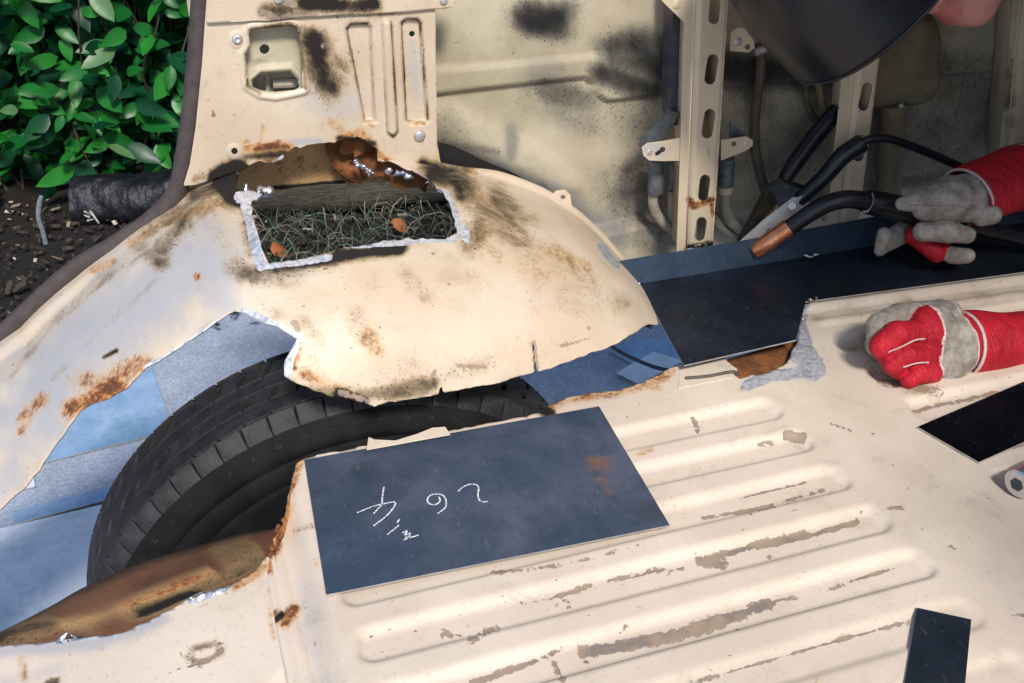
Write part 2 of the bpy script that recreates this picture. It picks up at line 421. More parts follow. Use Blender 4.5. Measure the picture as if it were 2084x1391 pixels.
# ================================================================== the setting
GZ = -0.688
b = NB('tarmac'); n = b.noise(140, 4, .7); g = b.noise(420, 2, .6); c = b.noise(5, 5, .6)
col = b.mix(b.ramp01(n, .38, .62), (.30, .36, .46), (.46, .52, .64)); col = b.mix(b.math('MULTIPLY', b.ramp01(g, .66, .7), .9), col, (.60, .66, .76))
col = b.mix(b.math('MULTIPLY', b.ramp01(c, .4, .7), .35), col, (.06, .075, .11)); b.set(col, .85); b.bump(b.math('ADD', n, g), .7, .004); M_TARMAC = b.m
b = NB('soil'); n = b.noise(60, 6, .7); g = b.noise(240, 3, .6)
b.set(b.mix(b.ramp01(n, .35, .65), (.005, .004, .0035), (.018, .012, .009)), .95); b.bump(b.math('ADD', n, g), 1.0, .015); M_SOIL = b.m
gr = MB().add([(-60, -60, GZ), (60, -60, GZ), (60, 60, GZ), (-60, 60, GZ)], [(0, 1, 2, 3)]).build('ground', M_TARMAC, smooth=False); gr['kind'] = 'structure'
def soil_fn(u, v):
    z = GZ+.012+.012*fbm(np.stack([u, v], 1), 14, 5)+.10*sm(3.3, 4.4, v)-.03*(1-sm(2.62, 2.78, v-.05*fbm(np.stack([u, v*0], 1), 5, 2)))
    return np.stack([u, v, z], 1)
V, F = grid(np.linspace(-4, 3, 180), np.linspace(2.5, 6, 90), soil_fn)
so = build('soil_bed', V, F, M_SOIL); so['kind'] = 'structure'

# ================================================================== the van
VAN = thing('camper_van', 'cream van body cut open for welding around its rear wheel arch', 'van', (.55, .7, GZ))
CW = np.array([.177, -.316])         # wheel centre (X, Z)
# ---- wheel arch dome
YW, YN = 1.44, 1.055
W_PX = [(-330, 1060), (-200, 905), (-120, 820), (0, 703), (45, 660), (151, 565), (237, 507), (356, 414), (400, 378), (470, 345), (600, 320), (750, 317), (880, 333), (950, 347), (1030, 368), (1100, 392), (1165, 435), (1240, 510), (1270, 545), (1300, 577), (1325, 640)]
wp = np.array([Yp(x, y, YW)[[0, 2]] for x, y in W_PX])-CW
w_th = np.degrees(np.arctan2(wp[:, 1], wp[:, 0])); w_th = np.where(w_th < -90, w_th+360, w_th); w_r = np.hypot(wp[:, 0], wp[:, 1])
o_ = np.argsort(w_th); w_th, w_r = w_th[o_], w_r[o_]
ker = np.array([1, 2, 1])/4; w_rs = w_r.copy(); w_rs[1:-1] = np.convolve(w_r, ker, 'valid')
def rW(th): return np.interp(th, w_th, w_rs)
def arch_fn(th, t):
    rw = rW(th); re = .335+.02*np.cos(np.radians(th-90))
    s = np.sin(t*math.pi/2); q = 2.5
    yy = s; rr = (1-np.clip(yy, 0, 1)**q)**(1/q)
    r = re+(rw-re)*rr; Y = YW-(YW-YN)*yy
    left = sm(112, 135, th)
    # flange next to the door seal, then a step down; one crease
    r = r-.010*sm(.030, .052, YW-Y)*left
    dd = (YW-Y)
    r = r-.0045*left*np.exp(-((dd-.105-.0006*(th-150))/.006)**2)*sm(140, 152, th)+.004*left*np.exp(-((dd-.122-.0006*(th-150))/.010)**2)*sm(140, 152, th)
    # lip round the right-hand rim
    r = r+.008*(1-sm(.006, .02, dd))*(1-sm(58, 66, th))
    P2 = np.stack([th*.02, dd*3], 1)
    r = r+.0030*fbm(P2, 4.5, 9, 3)*sm(.02, .1, dd)
    a = np.radians(th); return np.stack([CW[0]+r*np.cos(a), Y, CW[1]+r*np.sin(a)], 1)
V, F = grid(np.linspace(226, 28, 520), np.linspace(0, 1, 150), arch_fn)
CUT_A = [(500, 640), (478, 634), (440, 658), (380, 700), (330, 733), (300, 748), (262, 790), (225, 812), (190, 822), (165, 838), (140, 872), (100, 930), (60, 985), (0, 1040), (-200, 1240), (-300, 1500), (1500, 1500), (1500, 660), (1318, 661), (1255, 700), (1160, 735), (1092, 757), (1086, 702), (1080, 703), (1086, 757), (1000, 782), (902, 798), (896, 780), (891, 800), (760, 826), (700, 808), (640, 795), (592, 772), (578, 765), (580, 738), (592, 715), (606, 692), (570, 670), (530, 655)]
HOLE = [(484, 388), (480, 368), (490, 348), (520, 330), (556, 330), (578, 322), (592, 303), (640, 294), (690, 286), (735, 281), (752, 296), (768, 302), (768, 326), (800, 333), (838, 350), (875, 372), (898, 388), (915, 420), (925, 450), (930, 478), (905, 492), (860, 488), (800, 492), (740, 500), (690, 512), (640, 522), (600, 534), (548, 540), (530, 500), (518, 450), (510, 420), (535, 398), (505, 392)]
cutA = ragged(CUT_A, 14, 1.1, 3); hole = ragged(HOLE, 9, 2.0, 4)
P = pix(V)
# torn metal curls a little along the cuts
dh = np.minimum(sdf(P, hole), sdf(P, cutA)*1.5); cu = .0060*np.exp(-np.clip(dh, 0, 400)/13)*fbm(P, .035, 41, 3); V[:, 2] += cu; V[:, 1] -= cu*.5; P = pix(V)
d = np.minimum(np.minimum(sdf(P, cutA), sdf(P, hole)), (V[:, 2]+.006)*2000+np.where(V[:, 0] < .5, 1e4, 0))
V, F = clip(V, F, d); P = pix(V)
ST = [('rust', [(150, 838), (205, 808), (240, 790)], 34, .95), ('rust', [(240, 770), (295, 745)], 36, .55), ('rust', [(170, 780), (260, 760)], 50, .3), ('burn_shade', [(110, 775), (200, 682), (290, 602), (322, 570)], 10, .16), ('burn_shade', [(20, 775), (110, 665), (220, 572), (330, 492), (430, 432)], 12, .26), ('rust', [(45, 880), (60, 840), (90, 815)], 22, .5), ('rust', [(225, 785), (180, 780)], 40, .5), ('rust', [(190, 555), (235, 535)], 14, .5),  # thin long strokes paint the crease's shading and darken the flange step
      ('rust', [(270, 500), (330, 460), (420, 425), (455, 415)], 17, .55), ('rust', [(405, 566)], 13, .8), ('rust', [(745, 680), (765, 715)], 34, .42), ('rust', [(765, 718)], 22, .5),
      ('rust', [(1120, 520), (1190, 545)], 26, .40), ('rust', [(1090, 555), (1120, 565)], 24, .30), ('rust', [(1195, 670)], 8, .8), ('rust', [(600, 700), (598, 745)], 14, .8),
      ('rust', [(620, 760), (700, 795)], 20, .45), ('rust', [(430, 395), (470, 372)], 24, .5), ('rust', [(945, 385), (990, 420)], 30, .35), ('rust', [(935, 318), (955, 350)], 20, .6), ('rust', [(1015, 460), (1050, 480)], 30, .25),
      ('burn_shade', [(425, 362), (470, 376), (492, 400)], 66, .5), ('burn_shade', [(455, 375), (492, 398)], 40, 1.2), ('burn_shade', [(410, 400), (470, 410)], 34, .28), ('rust', [(400, 380), (440, 372)], 40, .25), ('burn_shade', [(500, 430), (515, 520)], 26, .35), ('burn_shade', [(400, 400), (440, 385)], 34, .5), ('burn_shade', [(890, 348), (935, 365), (950, 390)], 50, .55), ('burn_shade', [(1000, 430), (1060, 500), (1250, 630)], 90, .13), ('rust', [(1070, 540), (1190, 560)], 60, .22), ('burn_shade', [(960, 400), (1050, 470)], 70, .34), ('burn_shade', [(880, 360), (930, 375), (940, 400)], 30, .6), ('rust', [(980, 470), (1010, 540)], 50, .25), ('rust', [(860, 560), (980, 560)], 60, .12), ('rust', [(640, 580), (760, 570)], 60, .14), ('rust', [(1000, 720), (1150, 690)], 60, .12), ('burn_shade', [(520, 600), (560, 640)], 40, .14), ('burn_shade', [(960, 415), (975, 450), (960, 500)], 46, .34),
      ('burn_shade', [(690, 524), (740, 516), (810, 506)], 24, .8), ('burn_shade', [(560, 552), (680, 534)], 20, .6), ('burn_shade', [(500, 560), (600, 545), (680, 530)], 34, .42), ('burn_shade', [(480, 540), (520, 568), (600, 552)], 40, .34), ('burn_shade', [(330, 510), (345, 490), (380, 460)], 34, .42), ('burn_shade', [(290, 510), (330, 540)], 30, .35),
      ('burn_shade', [(300, 480), (400, 430)], 22, .35), ('burn_shade', [(214, 730), (240, 716)], 8, .6), ('burn_shade', [(720, 650), (745, 690)], 40, .22), ('burn_shade', [(640, 805), (700, 806), (790, 800), (880, 780)], 32, .46), ('burn_shade', [(690, 800), (740, 815)], 20, .8),
      ('burn_shade', [(900, 770), (930, 752), (1000, 740)], 30, .26), ('burn_shade', [(1080, 620), (1100, 580)], 50, .16), ('burn_shade', [(1010, 400), (1040, 440)], 40, .42), ('burn_shade', [(820, 560), (860, 600)], 40, .18),
      ('tint', [(420, 540), (280, 620), (150, 730), (60, 850)], 150, .95), ('tint', [(380, 520), (440, 600)], 100, .9), ('tint', [(520, 560), (620, 545)], 40, .8), ('tint', [(30, 960), (0, 1000)], 50, .8), ('burn_shade', [(250, 480), (420, 410)], 30, .3), ('burn_shade', [(60, 700), (200, 580), (330, 500)], 22, .2), ('burn_shade', [(430, 440), (470, 520)], 40, .16), ('burn_shade', [(960, 560), (1000, 640)], 60, .10), ('burn_shade', [(1150, 600), (1230, 560)], 60, .16), ('rust', [(1130, 545), (1160, 560)], 40, .2), ('burn_shade', [(650, 600), (700, 650)], 60, .08), ('burn_shade', [(760, 760), (900, 740)], 50, .14), ('burn_shade', [(1080, 480), (1180, 560), (1260, 620)], 40, .2), ('burn_shade', [(620, 660), (650, 700)], 30, .15), ('rust', [(620, 720), (650, 770)], 40, .18),
      ('metal', [(499, 410), (513, 470), (532, 545)], 14, 1.1), ('metal', [(530, 545), (600, 540), (670, 528)], 11, 1.0), ('metal', [(720, 502), (830, 495), (925, 490)], 10, 1.0), ('metal', [(905, 395), (926, 440), (934, 480)], 11, 1.1), ('metal', [(945, 470), (948, 492)], 14, .8),
      ('metal', [(500, 636), (560, 662), (612, 690)], 11, 1.1), ('metal', [(605, 690), (590, 730), (582, 766)], 14, 1.1), ('metal', [(300, 748), (340, 726), (450, 655)], 5, .9), ('metal', [(490, 405), (520, 398)], 16, 1.3),
      ('metal', [(1222, 505), (1252, 540)], 14, 1.0), ('chip', [(880, 765), (884, 755)], 7, 1.2), ('chip', [(1084, 700), (1090, 752)], 6, 1.1), ('chip', [(600, 660), (608, 672)], 9, .9), ('chip', [(1140, 705), (1200, 690)], 3.5, .9), ('chip', [(690, 798), (745, 815)], 9, .7), ('chip', [(930, 745), (985, 748)], 6, .7)]
ARCH = build('wheel_arch', V, F, M_ARCH, VAN, stains(V, ST), solid=.0026)
ARCH['label'] = 'cream wheel arch with scorched and rusty cut edges'

# ---- panel above the arch (the post beside the door opening)
YP = 1.42
def panel_h(P):
    h = np.zeros(len(P))
    def emboss(poly, depth, soft):
        return depth*sm(soft, -soft, sdf(P, poly))
    h *= 1.0
    h += emboss([(704, 58), (714, 48), (748, 47), (756, 56), (764, 248), (742, 250)], -.010, 4)
    h += emboss([(777, 44), (786, 38), (794, 44), (807, 266), (799, 276), (790, 268)], .007, 3.5)
    h += emboss([(816, 46), (826, 38), (850, 38), (857, 48), (872, 245), (866, 252), (834, 254), (826, 246)], -.010, 3.5)
    # raised lip round the access opening
    d_ = sdf(P, RECESS); h += .004*np.exp(-((d_-7)/5)**2)
    return h
RECESS = [(505, 68), (512, 58), (590, 52), (604, 56), (610, 70), (617, 180), (600, 184), (560, 192), (530, 188), (505, 172), (498, 110), (508, 92)]
def plane_fn(Y, hf):
    def fn(u, v):
        V_ = np.stack([u, np.full_like(u, Y), v], 1); V_[:, 1] -= hf(pix(V_)); return V_
    return fn
a0, a1 = Yp(360, 380, YP), Yp(930, -90, YP)
V, F = grid(np.linspace(a0[0]-.02, a1[0]+.02, 190), np.linspace(a0[2]-.03, a1[2]+.02, 190), plane_fn(YP, panel_h))
P = pix(V)
KEEP = [(424, -100), (420, 0), (411, 130), (398, 260), (386, 335), (373, 378), (398, 376), (440, 362), (475, 350), (500, 352), (760, 352), (905, 362), (896, 330), (889, 290), (885, 0), (884, -100)]
d = np.minimum(-sdf(P, KEEP), np.minimum(sdf(P, hole), sdf(P, RECESS)))
for (x, y, r_) in ((838, 69, 6),): d = np.minimum(d, np.hypot(P[:, 0]-x, P[:, 1]-y)-r_)
V, F = clip(V, F, d)
ST = [('rust', [(520, 304), (560, 298), (585, 302)], 17, 1.0), ('rust', [(545, 322), (580, 310)], 14, 1.3), ('rust', [(500, 290), (512, 312)], 16, .5), ('rust', [(500, 300), (535, 322)], 14, .6), ('rust', [(530, 285), (535, 255)], 7, .5), ('rust', [(690, 282), (735, 268), (760, 300)], 17, .75), ('rust', [(680, 255), (700, 270)], 24, .35), ('rust', [(765, 310), (790, 328), (850, 345)], 13, .7), ('rust', [(748, 252), (760, 256)], 7, .6), ('rust', [(832, 254), (865, 252)], 5, .6), ('rust', [(900, 300), (890, 330)], 18, .4),
      ('burn_shade', [(640, 80), (650, 150), (670, 175)], 48, .60), ('burn_shade', [(655, 120), (700, 130)], 40, .3), ('tint', [(640, 195), (720, 210)], 60, .6), ('burn_shade', [(440, 366), (470, 352), (485, 345)], 34, 1.1), ('burn_shade', [(400, 362), (450, 350)], 22, .4), ('burn_shade', [(500, 320), (580, 312)], 14, .5), ('burn_shade', [(690, 280), (760, 292)], 12, .6), ('burn_shade', [(860, 335), (890, 345)], 26, .6), ('tint', [(590, 290), (650, 287)], 12, .9), ('burn_shade', [(600, 8), (700, 30), (800, 20)], 30, .3),
      ('tint', [(840, 90), (850, 200)], 20, .7), ('burn_shade', [(704, 58), (714, 48), (748, 47)], 5, .5), ('burn_shade', [(704, 58), (742, 250), (764, 248)], 4.5, .45), ('burn_shade', [(756, 56), (764, 248)], 4, .3), ('burn_shade', [(777, 44), (790, 268), (800, 276), (807, 266), (794, 44)], 3.5, .4), ('burn_shade', [(816, 46), (826, 246), (866, 252)], 4.5, .45), ('burn_shade', [(816, 46), (826, 38), (850, 38), (857, 48), (872, 245)], 4.5, .5), ('burn_shade', [(505, 60), (590, 48), (612, 60), (622, 182)], 6, .42), ('burn_shade', [(498, 110), (503, 175), (530, 192)], 6, .35), ('chip', [(655, 100), (660, 60)], 8, .5), ('chip', [(500, 350), (560, 332)], 7, .8), ('metal', [(560, 328), (575, 318)], 5, .9), ('burn_shade', [(480, 345), (500, 340)], 12, .9)]  # thin strokes darken the edges of the pressed ribs and the opening
PANEL = build('post_panel', V, F, M_PANEL, VAN, stains(V, ST), solid=.0015, offs=1)
# lapped panel above it
V, F = grid(np.linspace(a0[0], a1[0]+.06, 120), np.linspace(a1[2]-.13, a1[2]+.06, 60), plane_fn(YP-.005, lambda P: np.zeros(len(P))))
P = pix(V)
d = -sdf(P, [(422, -200), (420, 48), (520, 42), (545, 44), (600, 36), (700, 30), (830, 24), (875, 19), (905, 18), (922, 12), (932, -4), (933, -60), (885, -70), (884, -200)])
V, F = clip(V, F, d)
ST = [('burn_shade', [(620, 5), (700, 12), (760, 8)], 30, .7), ('chip', [(530, 22), (560, 38), (640, 30)], 12, .75), ('chip', [(560, 0), (600, 8)], 9, .8), ('burn_shade', [(540, 20), (620, 25)], 24, .4)]
build('lapped_panel', V, F, M_PANEL, VAN, stains(V, ST), solid=.0015, offs=1)
# recessed plate behind the access opening, with its own lower slot
V, F = grid(np.linspace(Yp(470, 100, YP+.03)[0], Yp(650, 100, YP+.03)[0], 60), np.linspace(Yp(560, 215, YP+.03)[2], Yp(560, 20, YP+.03)[2], 60), plane_fn(YP+.022, lambda P: .007*np.exp(-((sdf(P, [(512, 178), (512, 162), (530, 146), (590, 142), (608, 160), (612, 178), (600, 186), (560, 190), (530, 187)])-6)/5)**2)))
P = pix(V); d = np.minimum(sdf(P, [(512, 178), (512, 162), (530, 148), (590, 144), (606, 160), (610, 178), (600, 184), (560, 188), (530, 185)]), np.hypot(P[:, 0]-538, P[:, 1]-100)-10)
V, F = clip(V, F, d); build('recessed_plate', V, F, M_WALL, VAN, stains(V, []), solid=.0015, offs=1)
q = Yp(560, 165, YP+.06)
build('backing_plate', *grid(np.linspace(q[0]-.1, q[0]+.1, 12), np.linspace(q[2]-.05, q[2]+.14, 12), plane_fn(YP+.055, lambda P: np.zeros(len(P)))), M_WALL, VAN, stains(V, []) if False else None)
mb = MB(); mb.tube([Yp(555, 172, YP+.045), Yp(640, 168, YP+.045)], .006, 8); mb.tube([Yp(545, 140, YP+.048), Yp(545, 195, YP+.048)], .003, 6); mb.build('latch_rod', M_WALL, VAN)
def disc(name, px, py, Y, r_px, depth, mat, parent, dome=.35, hole_r=0):
    c = Yp(px, py, Y); r_ = r_px*np.linalg.norm(c-C_O)/FPX; V_ = []; nn = 16
    prof = [(r_, 0), (r_, depth*.6), (r_*.8, depth), (r_*dome, depth*1.15), (r_*.02, depth*(1.2 if not hole_r else .2))]
    for rr, hh in prof:
        for k in range(nn):
            a = 2*math.pi*k/nn; V_.append((c[0]+rr*math.cos(a), c[1]-hh, c[2]+rr*math.sin(a)))
    F_ = [(i*nn+k, i*nn+(k+1) % nn, (i+1)*nn+(k+1) % nn, (i+1)*nn+k) for i in range(len(prof)-1) for k in range(nn)]+[tuple((len(prof)-1)*nn+k for k in range(nn))]
    return build(name, V_, F_, mat, parent, sharp=50)
disc('rivet', 483, 80, YP, 19, .003, M_PANEL, PANEL, .6); disc('rivet', 483, 80, YP-.003, 10, .003, M_RIVET, PANEL, .5, 1)
disc('rivet', 477, 307, YP, 17, .003, M_PANEL, PANEL, .6); disc('rivet', 477, 307, YP-.003, 6, .002, M_HOLE, PANEL, .5, 1)
disc('rivet', 853, 276, YP, 12, .005, M_RIVET, PANEL, .6); disc('rivet', 566, -2, YP-.005, 10, .004, M_RIVET, PANEL, .6); disc('rivet', 902, 2, YP-.005, 8, .004, M_RIVET, PANEL, .5)

# ---- skin behind the burnt-out hole
YI = 1.50
V, F = grid(np.linspace(Yp(360, 300, YI)[0], Yp(884, 300, YI)[0], 90), np.linspace(Yp(700, 420, YI)[2], Yp(700, 210, YI)[2], 50), plane_fn(YI, lambda P: .004*fbm(P, .02, 8)))
P = pix(V); low = [(380, 385), (440, 392), (500, 394), (560, 388), (640, 376), (740, 369), (830, 372), (890, 380), (960, 392), (1000, 400), (1000, 180), (370, 180)]
V, F = clip(V, F, -sdf(P, ragged(low, 20, 1.2, 6)))
ST = [('rust', [(680, 300), (690, 335), (730, 365)], 30, .9), ('rust', [(520, 340), (640, 330)], 45, .42), ('rust', [(750, 330), (850, 362)], 40, 1.0), ('burn_shade', [(520, 386), (700, 370)], 7, .8), ('rust', [(600, 310), (620, 360)], 40, .3)]
build('outer_skin', V, F, M_INNER, VAN, stains(V, ST), solid=.002, offs=1)
# rusty strap and the melted bright metal round the hole
mb = MB(); pts = spline([Yp(672, 285, 1.47), Yp(684, 312, 1.47), Yp(706, 340, 1.465), Yp(742, 366, 1.46)], 6); mb.ribbon(pts, [.016+.012*math.sin(i*.16) for i in range(len(pts))], (0, -1, 0.1)); 
pts = spline([Yp(700, 285, 1.452), Yp(735, 305, 1.45), Yp(748, 330, 1.45), Yp(800, 352, 1.44), Yp(872, 374, 1.43)], 7); mb.ribbon(pts, [.03+.010*math.sin(i*.9) for i in range(len(pts))], (0, -1, .2)); 
o = mb.build('rusted_strap', M_RUSTO, VAN, solid=.003)
def molten(name, pts, r_, seed, mat=None, parent=None, flat=.45):
    r0 = np.random.default_rng(seed); caps = []
    for (p0, p1) in zip(pts[:-1], pts[1:]):
        for k in range(4):
            c_ = np.array(p0)+(np.array(p1)-np.array(p0))*(k+r0.random())/4+r0.normal(size=3)*r_*.35; e = c_+r0.normal(size=3)*r_*.7
            caps.append((c_, e, r_*(.35+.5*r0.random()), r_*.25))
    V_, F_, _ = snets(caps, max(.0014, r_*.3), r_*.25, pad=r_)
    return build(name, V_, F_, mat or M_SHINY, parent if parent is not None else VAN)
molten('melted_edge', [Yp(482, 404, 1.40), Yp(512, 394, 1.395), Yp(548, 386, 1.40)], .0105, 1)
molten('melted_edge', [Yp(722, 322, 1.43), Yp(735, 338, 1.425), Yp(760, 352, 1.42)], .006, 2)
molten('melted_edge', [Yp(760, 345, 1.42), Yp(810, 352, 1.415), Yp(850, 360, 1.41)], .0065, 3)
molten('melted_edge', [Yp(870, 368, 1.40), Yp(905, 385, 1.39), Yp(925, 425, 1.37)], .0065, 4)
molten('melted_edge', [Yp(900, 366, 1.40), Yp(880, 372, 1.40)], .005, 5)

# ---- door seal
SEAL = [(428, -110), (420, -50), (412, 0), (408, 60), (400, 150), (390, 240), (376, 330), (364, 382), (342, 416), (300, 455), (237, 497), (145, 554), (30, 658), (-60, 742), (-200, 880), (-330, 1030)]
pts = spline([Yp(x-1, y+1, YW-.004) for x, y in SEAL], 6)
MB().tube(pts, .0118, 12, squash=1.15).build('door_seal', M_SEAL, VAN, sharp=None)
# return flange the seal sits on
MB().ribbon([p+np.array([0.004, .012, -.004]) for p in pts], .02, (0, 1, 0)).build('seal_flange', M_SEAL, VAN)

# ---- inside of the far side panel
YB = 1.505
LB = [(700, 200), (890, 190), (1040, 172), (1160, 157), (1185, 156), (1205, 166), (1214, 190), (1230, 201), (1262, 200), (1365, 187), (1600, 166), (1800, 160), (2400, 120)]
LA = [(700, 150), (890, 138), (1040, 128), (1160, 116), (1290, 104), (1500, 92), (2400, 30)]
above = LB+[(2400, -900), (700, -900)]; aboveA = LA+[(2400, -900), (700, -900)]
LIP = [(CW[0]+.615*math.cos(R(t)), CW[1]+.615*math.sin(R(t))) for t in range(20, 81, 2)]
def wall_h(P):
    return .010*sm(3, -3, sdf(P, above))-.006*sm(4, -4, sdf(P, aboveA))+.0012*fbm(P, .011, 4, 2)
def wall_fn(u, v):
    V_ = np.stack([u, np.full_like(u, YB), v], 1); h = wall_h(pix(V_))
    rr = np.hypot(u-CW[0], v-CW[1])
    h += .007*sm(.575, .60, rr)*(1-sm(.615, .645, rr))-.02*sm(.645, .60, rr)*0
    h -= .012*(1-sm(.560, .582, rr))
    h += .022*(1-sm(.030, .045, v))
    xx = np.abs(u-Yp(1075, 250, YB)[0]); 
    V_[:, 1] -= h; return V_
V, F = grid(np.linspace(.36, 2.6, 420), np.linspace(-.06, .80, 190), wall_fn)
V, F = clip(V, F, -sdf(pix(V), [(872, -900), (872, 300), (905, 380), (990, 420), (1120, 560), (1200, 900), (6000, 900), (6000, -900)]))
ST = [('burn_shade', [(1085, 42), (1130, 40)], 72, .58), ('burn_shade', [(1260, 105), (1290, 120), (1350, 150)], 80, .50), ('burn_shade', [(1225, 150), (1330, 180)], 50, .52), ('burn_shade', [(1370, 120), (1500, 150), (1700, 130)], 80, .55), ('burn_shade', [(1150, 200), (1300, 260)], 110, .22), ('burn_shade', [(1300, 380), (1350, 470)], 120, .32), ('burn_shade', [(900, 250), (960, 320)], 70, .2),
      ('burn_shade', [(1120, 190), (1190, 200)], 60, .36), ('tint', [(940, 330), (1010, 350), (1120, 400), (1250, 470)], 46, 1.0), ('tint', [(1040, 260), (1040, 320)], 22, .8), ('burn_shade', [(935, 345), (1100, 390)], 26, .4),  # strokes along the arch rim paint the gap's shade into the wall
      ('burn_shade', [(900, 290), (1010, 310)], 18, .3), ('burn_shade', [(1250, 400), (1330, 450)], 90, .30), ('tint', [(1100, 150), (1150, 250)], 70, .5), ('burn_shade', [(1080, 190), (1150, 230)], 75, .20), ('burn_shade', [(1600, 300), (1900, 300)], 220, .30), ('burn_shade', [(1900, 150), (2100, 300)], 200, .3)]  # broad last entries paint the right-hand shade into the wall colour
V0 = V
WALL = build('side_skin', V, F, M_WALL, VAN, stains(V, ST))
# tab and hole on the arch rim
def lug(name, poly_px, Y, th_, mat, holes=(), parent=VAN, res=70):
    A = np.array([Yp(x, y, Y) for x, y in poly_px]); lo, hi = A.min(0)-.004, A.max(0)+.004
    V_, F_ = grid(np.linspace(lo[0], hi[0], res), np.linspace(lo[2], hi[2], res), plane_fn(Y, lambda P: np.zeros(len(P))))
    P_ = pix(V_); dd = -sdf(P_, poly_px)
    for (x, y, r_) in holes: dd = np.minimum(dd, np.hypot(P_[:, 0]-x, P_[:, 1]-y)-r_)
    V_, F_ = clip(V_, F_, dd); return build(name, V_, F_, mat, parent, stains(V_, LUGST), solid=th_, offs=1)
LUGST = [('rust', [(1130, 440), (1150, 445)], 8, .5), ('tint', [(1310, 300), (1345, 310)], 30, .7), ('burn_shade', [(1345, 305), (1335, 312)], 5, .8)]
lug('mounting_tab', [(1095, 402), (1118, 402), (1132, 388), (1150, 386), (1160, 396), (1163, 420), (1168, 440), (1130, 425)], YW-.008, .002, M_PILLAR, [(1145, 401, 5)])
molten('torn_rim', [Yp(1232, 508, 1.425), Yp(1250, 528, 1.42), Yp(1266, 545, 1.42)], .006, 8, M_WELD)

# ---- slotted pillars
def pillar(name, pxs, Y, slots, flange_px, ST):
    xl, xr, yt, yb = pxs
    A = Yp((xl[0]+xr[0])/2, yt, Y); B = Yp((xl[1]+xr[1])/2, yb, Y)
    lx = min(Yp(xl[0], yt, Y)[0], Yp(xl[1], yb, Y)[0]); rx = max(Yp(xr[0], yt, Y)[0], Yp(xr[1], yb, Y)[0])
    def hf(P):
        fr = (P[:, 1]-yt)/(yb-yt); le = xl[0]+(xl[1]-xl[0])*fr; re_ = xr[0]+(xr[1]-xr[0])*fr
        h = .010*sm(flange_px-2, flange_px+3, P[:, 0]-le)
        h = h-.0022*np.exp(-((P[:, 0]-re_+9)/2.5)**2)
        return h
    V_, F_ = grid(np.linspace(lx-.004, rx+.004, 56), np.linspace(B[2]-.002, A[2]+.002, 260), plane_fn(Y, hf))
    P_ = pix(V_); fr = (P_[:, 1]-yt)/(yb-yt); le = xl[0]+(xl[1]-xl[0])*fr; re_ = xr[0]+(xr[1]-xr[0])*fr
    dd = np.minimum(P_[:, 0]-le, re_-P_[:, 0])
    for (x0, y0, x1, y1, r_) in slots: dd = np.minimum(dd, seg_dist(P_, [(x0, y0), (x1, y1)])-r_)
    V_, F_ = clip(V_, F_, dd)
    o_ = build(name, V_, F_, M_PILLAR, VAN, stains(V_, ST), solid=.002, offs=1)
    # channel sides going back to the skin
    mb_ = MB(); a, b_ = Yp(xr[0]-1, yt, Y-.008), Yp(xr[1]-1, yb, Y-.008); mb_.add([a, b_, b_+[0, .05, 0], a+[0, .05, 0]], [(0, 1, 2, 3)])
    a, b_ = Yp(xl[0]+flange_px, yt, Y-.004), Yp(xl[1]+flange_px, yb, Y-.004); mb_.add([a, b_, b_+[0, .05, 0], a+[0, .05, 0]], [(0, 1, 2, 3)])
    build('channel_side', mb_.V, mb_.F, M_PILLAR, o_, stains(np.array(mb_.V), []), solid=.002)
    return o_
YPI = 1.395
PIL1 = pillar('slotted_pillar', ((1399, 1376), (1489, 1450), -110, 512), YPI, [(1450, 122, 1444, 160, 11.5), (1444, 233, 1438, 270, 11.5), (1434, 366, 1430, 398, 10.5), (1427, 452, 1423, 480, 10.5), (1455, 0, 1452, 38, 11)] , 22,
       [('rust', [(1403, 405), (1412, 420), (1448, 405)], 9, .9), ('rust', [(1446, 410), (1448, 440)], 6, .8), ('burn_shade', [(1400, 505), (1450, 498)], 12, .9), ('metal', [(1400, 508), (1450, 502)], 5, .8), ('rust', [(1440, 300), (1442, 322)], 2.5, .6)])
PIL2 = pillar('slotted_pillar', ((1740, 1680), (1818, 1745), -110, 470), YPI, [(1764, 178, 1756, 215, 10.5), (1752, 285, 1746, 318, 10.5), (1772, 70, 1768, 105, 10.5)], 26,
       [('burn_shade', [(1700, 465), (1740, 460)], 14, .9)])
PIL3 = pillar('slotted_pillar', ((2072, 2030), (2150, 2100), -110, 330), 1.44, [], 18, [('burn_shade', [(2050, 100), (2050, 250)], 30, .3)])
LUG_L = lug('bracket_lug', [(1398, 278), (1340, 288), (1316, 291), (1305, 300), (1308, 316), (1320, 326), (1350, 327), (1390, 326)], YPI+.004, .003, M_PILLAR, [(1347, 304, 6)])
disc('rivet', 1320, 310, YPI+.004, 8, .003, M_RIVET, LUG_L)
LUG_R = lug('bracket_lug', [(1466, 284), (1518, 277), (1530, 284), (1530, 296), (1516, 306), (1466, 326)], YPI+.004, .003, M_PILLAR, [(1492, 292, 5.5)])
disc('rivet', 1517, 292, YPI+.004, 8, .003, M_PILLAR, LUG_R)
LUG_T = lug('bracket_lug', [(1486, 64), (1500, 56), (1512, 56), (1532, 82), (1534, 96), (1522, 106), (1484, 103)], YPI+.004, .003, M_PILLAR, [(1520, 95, 6)])
disc('rivet', 1500, 84, YPI+.004, 9, .004, M_RIVET, LUG_T)
LUG_G = lug('bracket_lug', [(1330, -60), (1402, -60), (1402, 56), (1350, 6), (1336, -10)], YPI+.003, .003, M_PILLAR, [])
disc('rivet', 1375, 9, YPI+.003, 10, .004, M_PILLAR, LUG_G)
lug('bracket_brace', [(1484, 246), (1510, 268), (1524, 280), (1508, 286), (1484, 286)], YPI+.02, .002, M_GREYM, [])
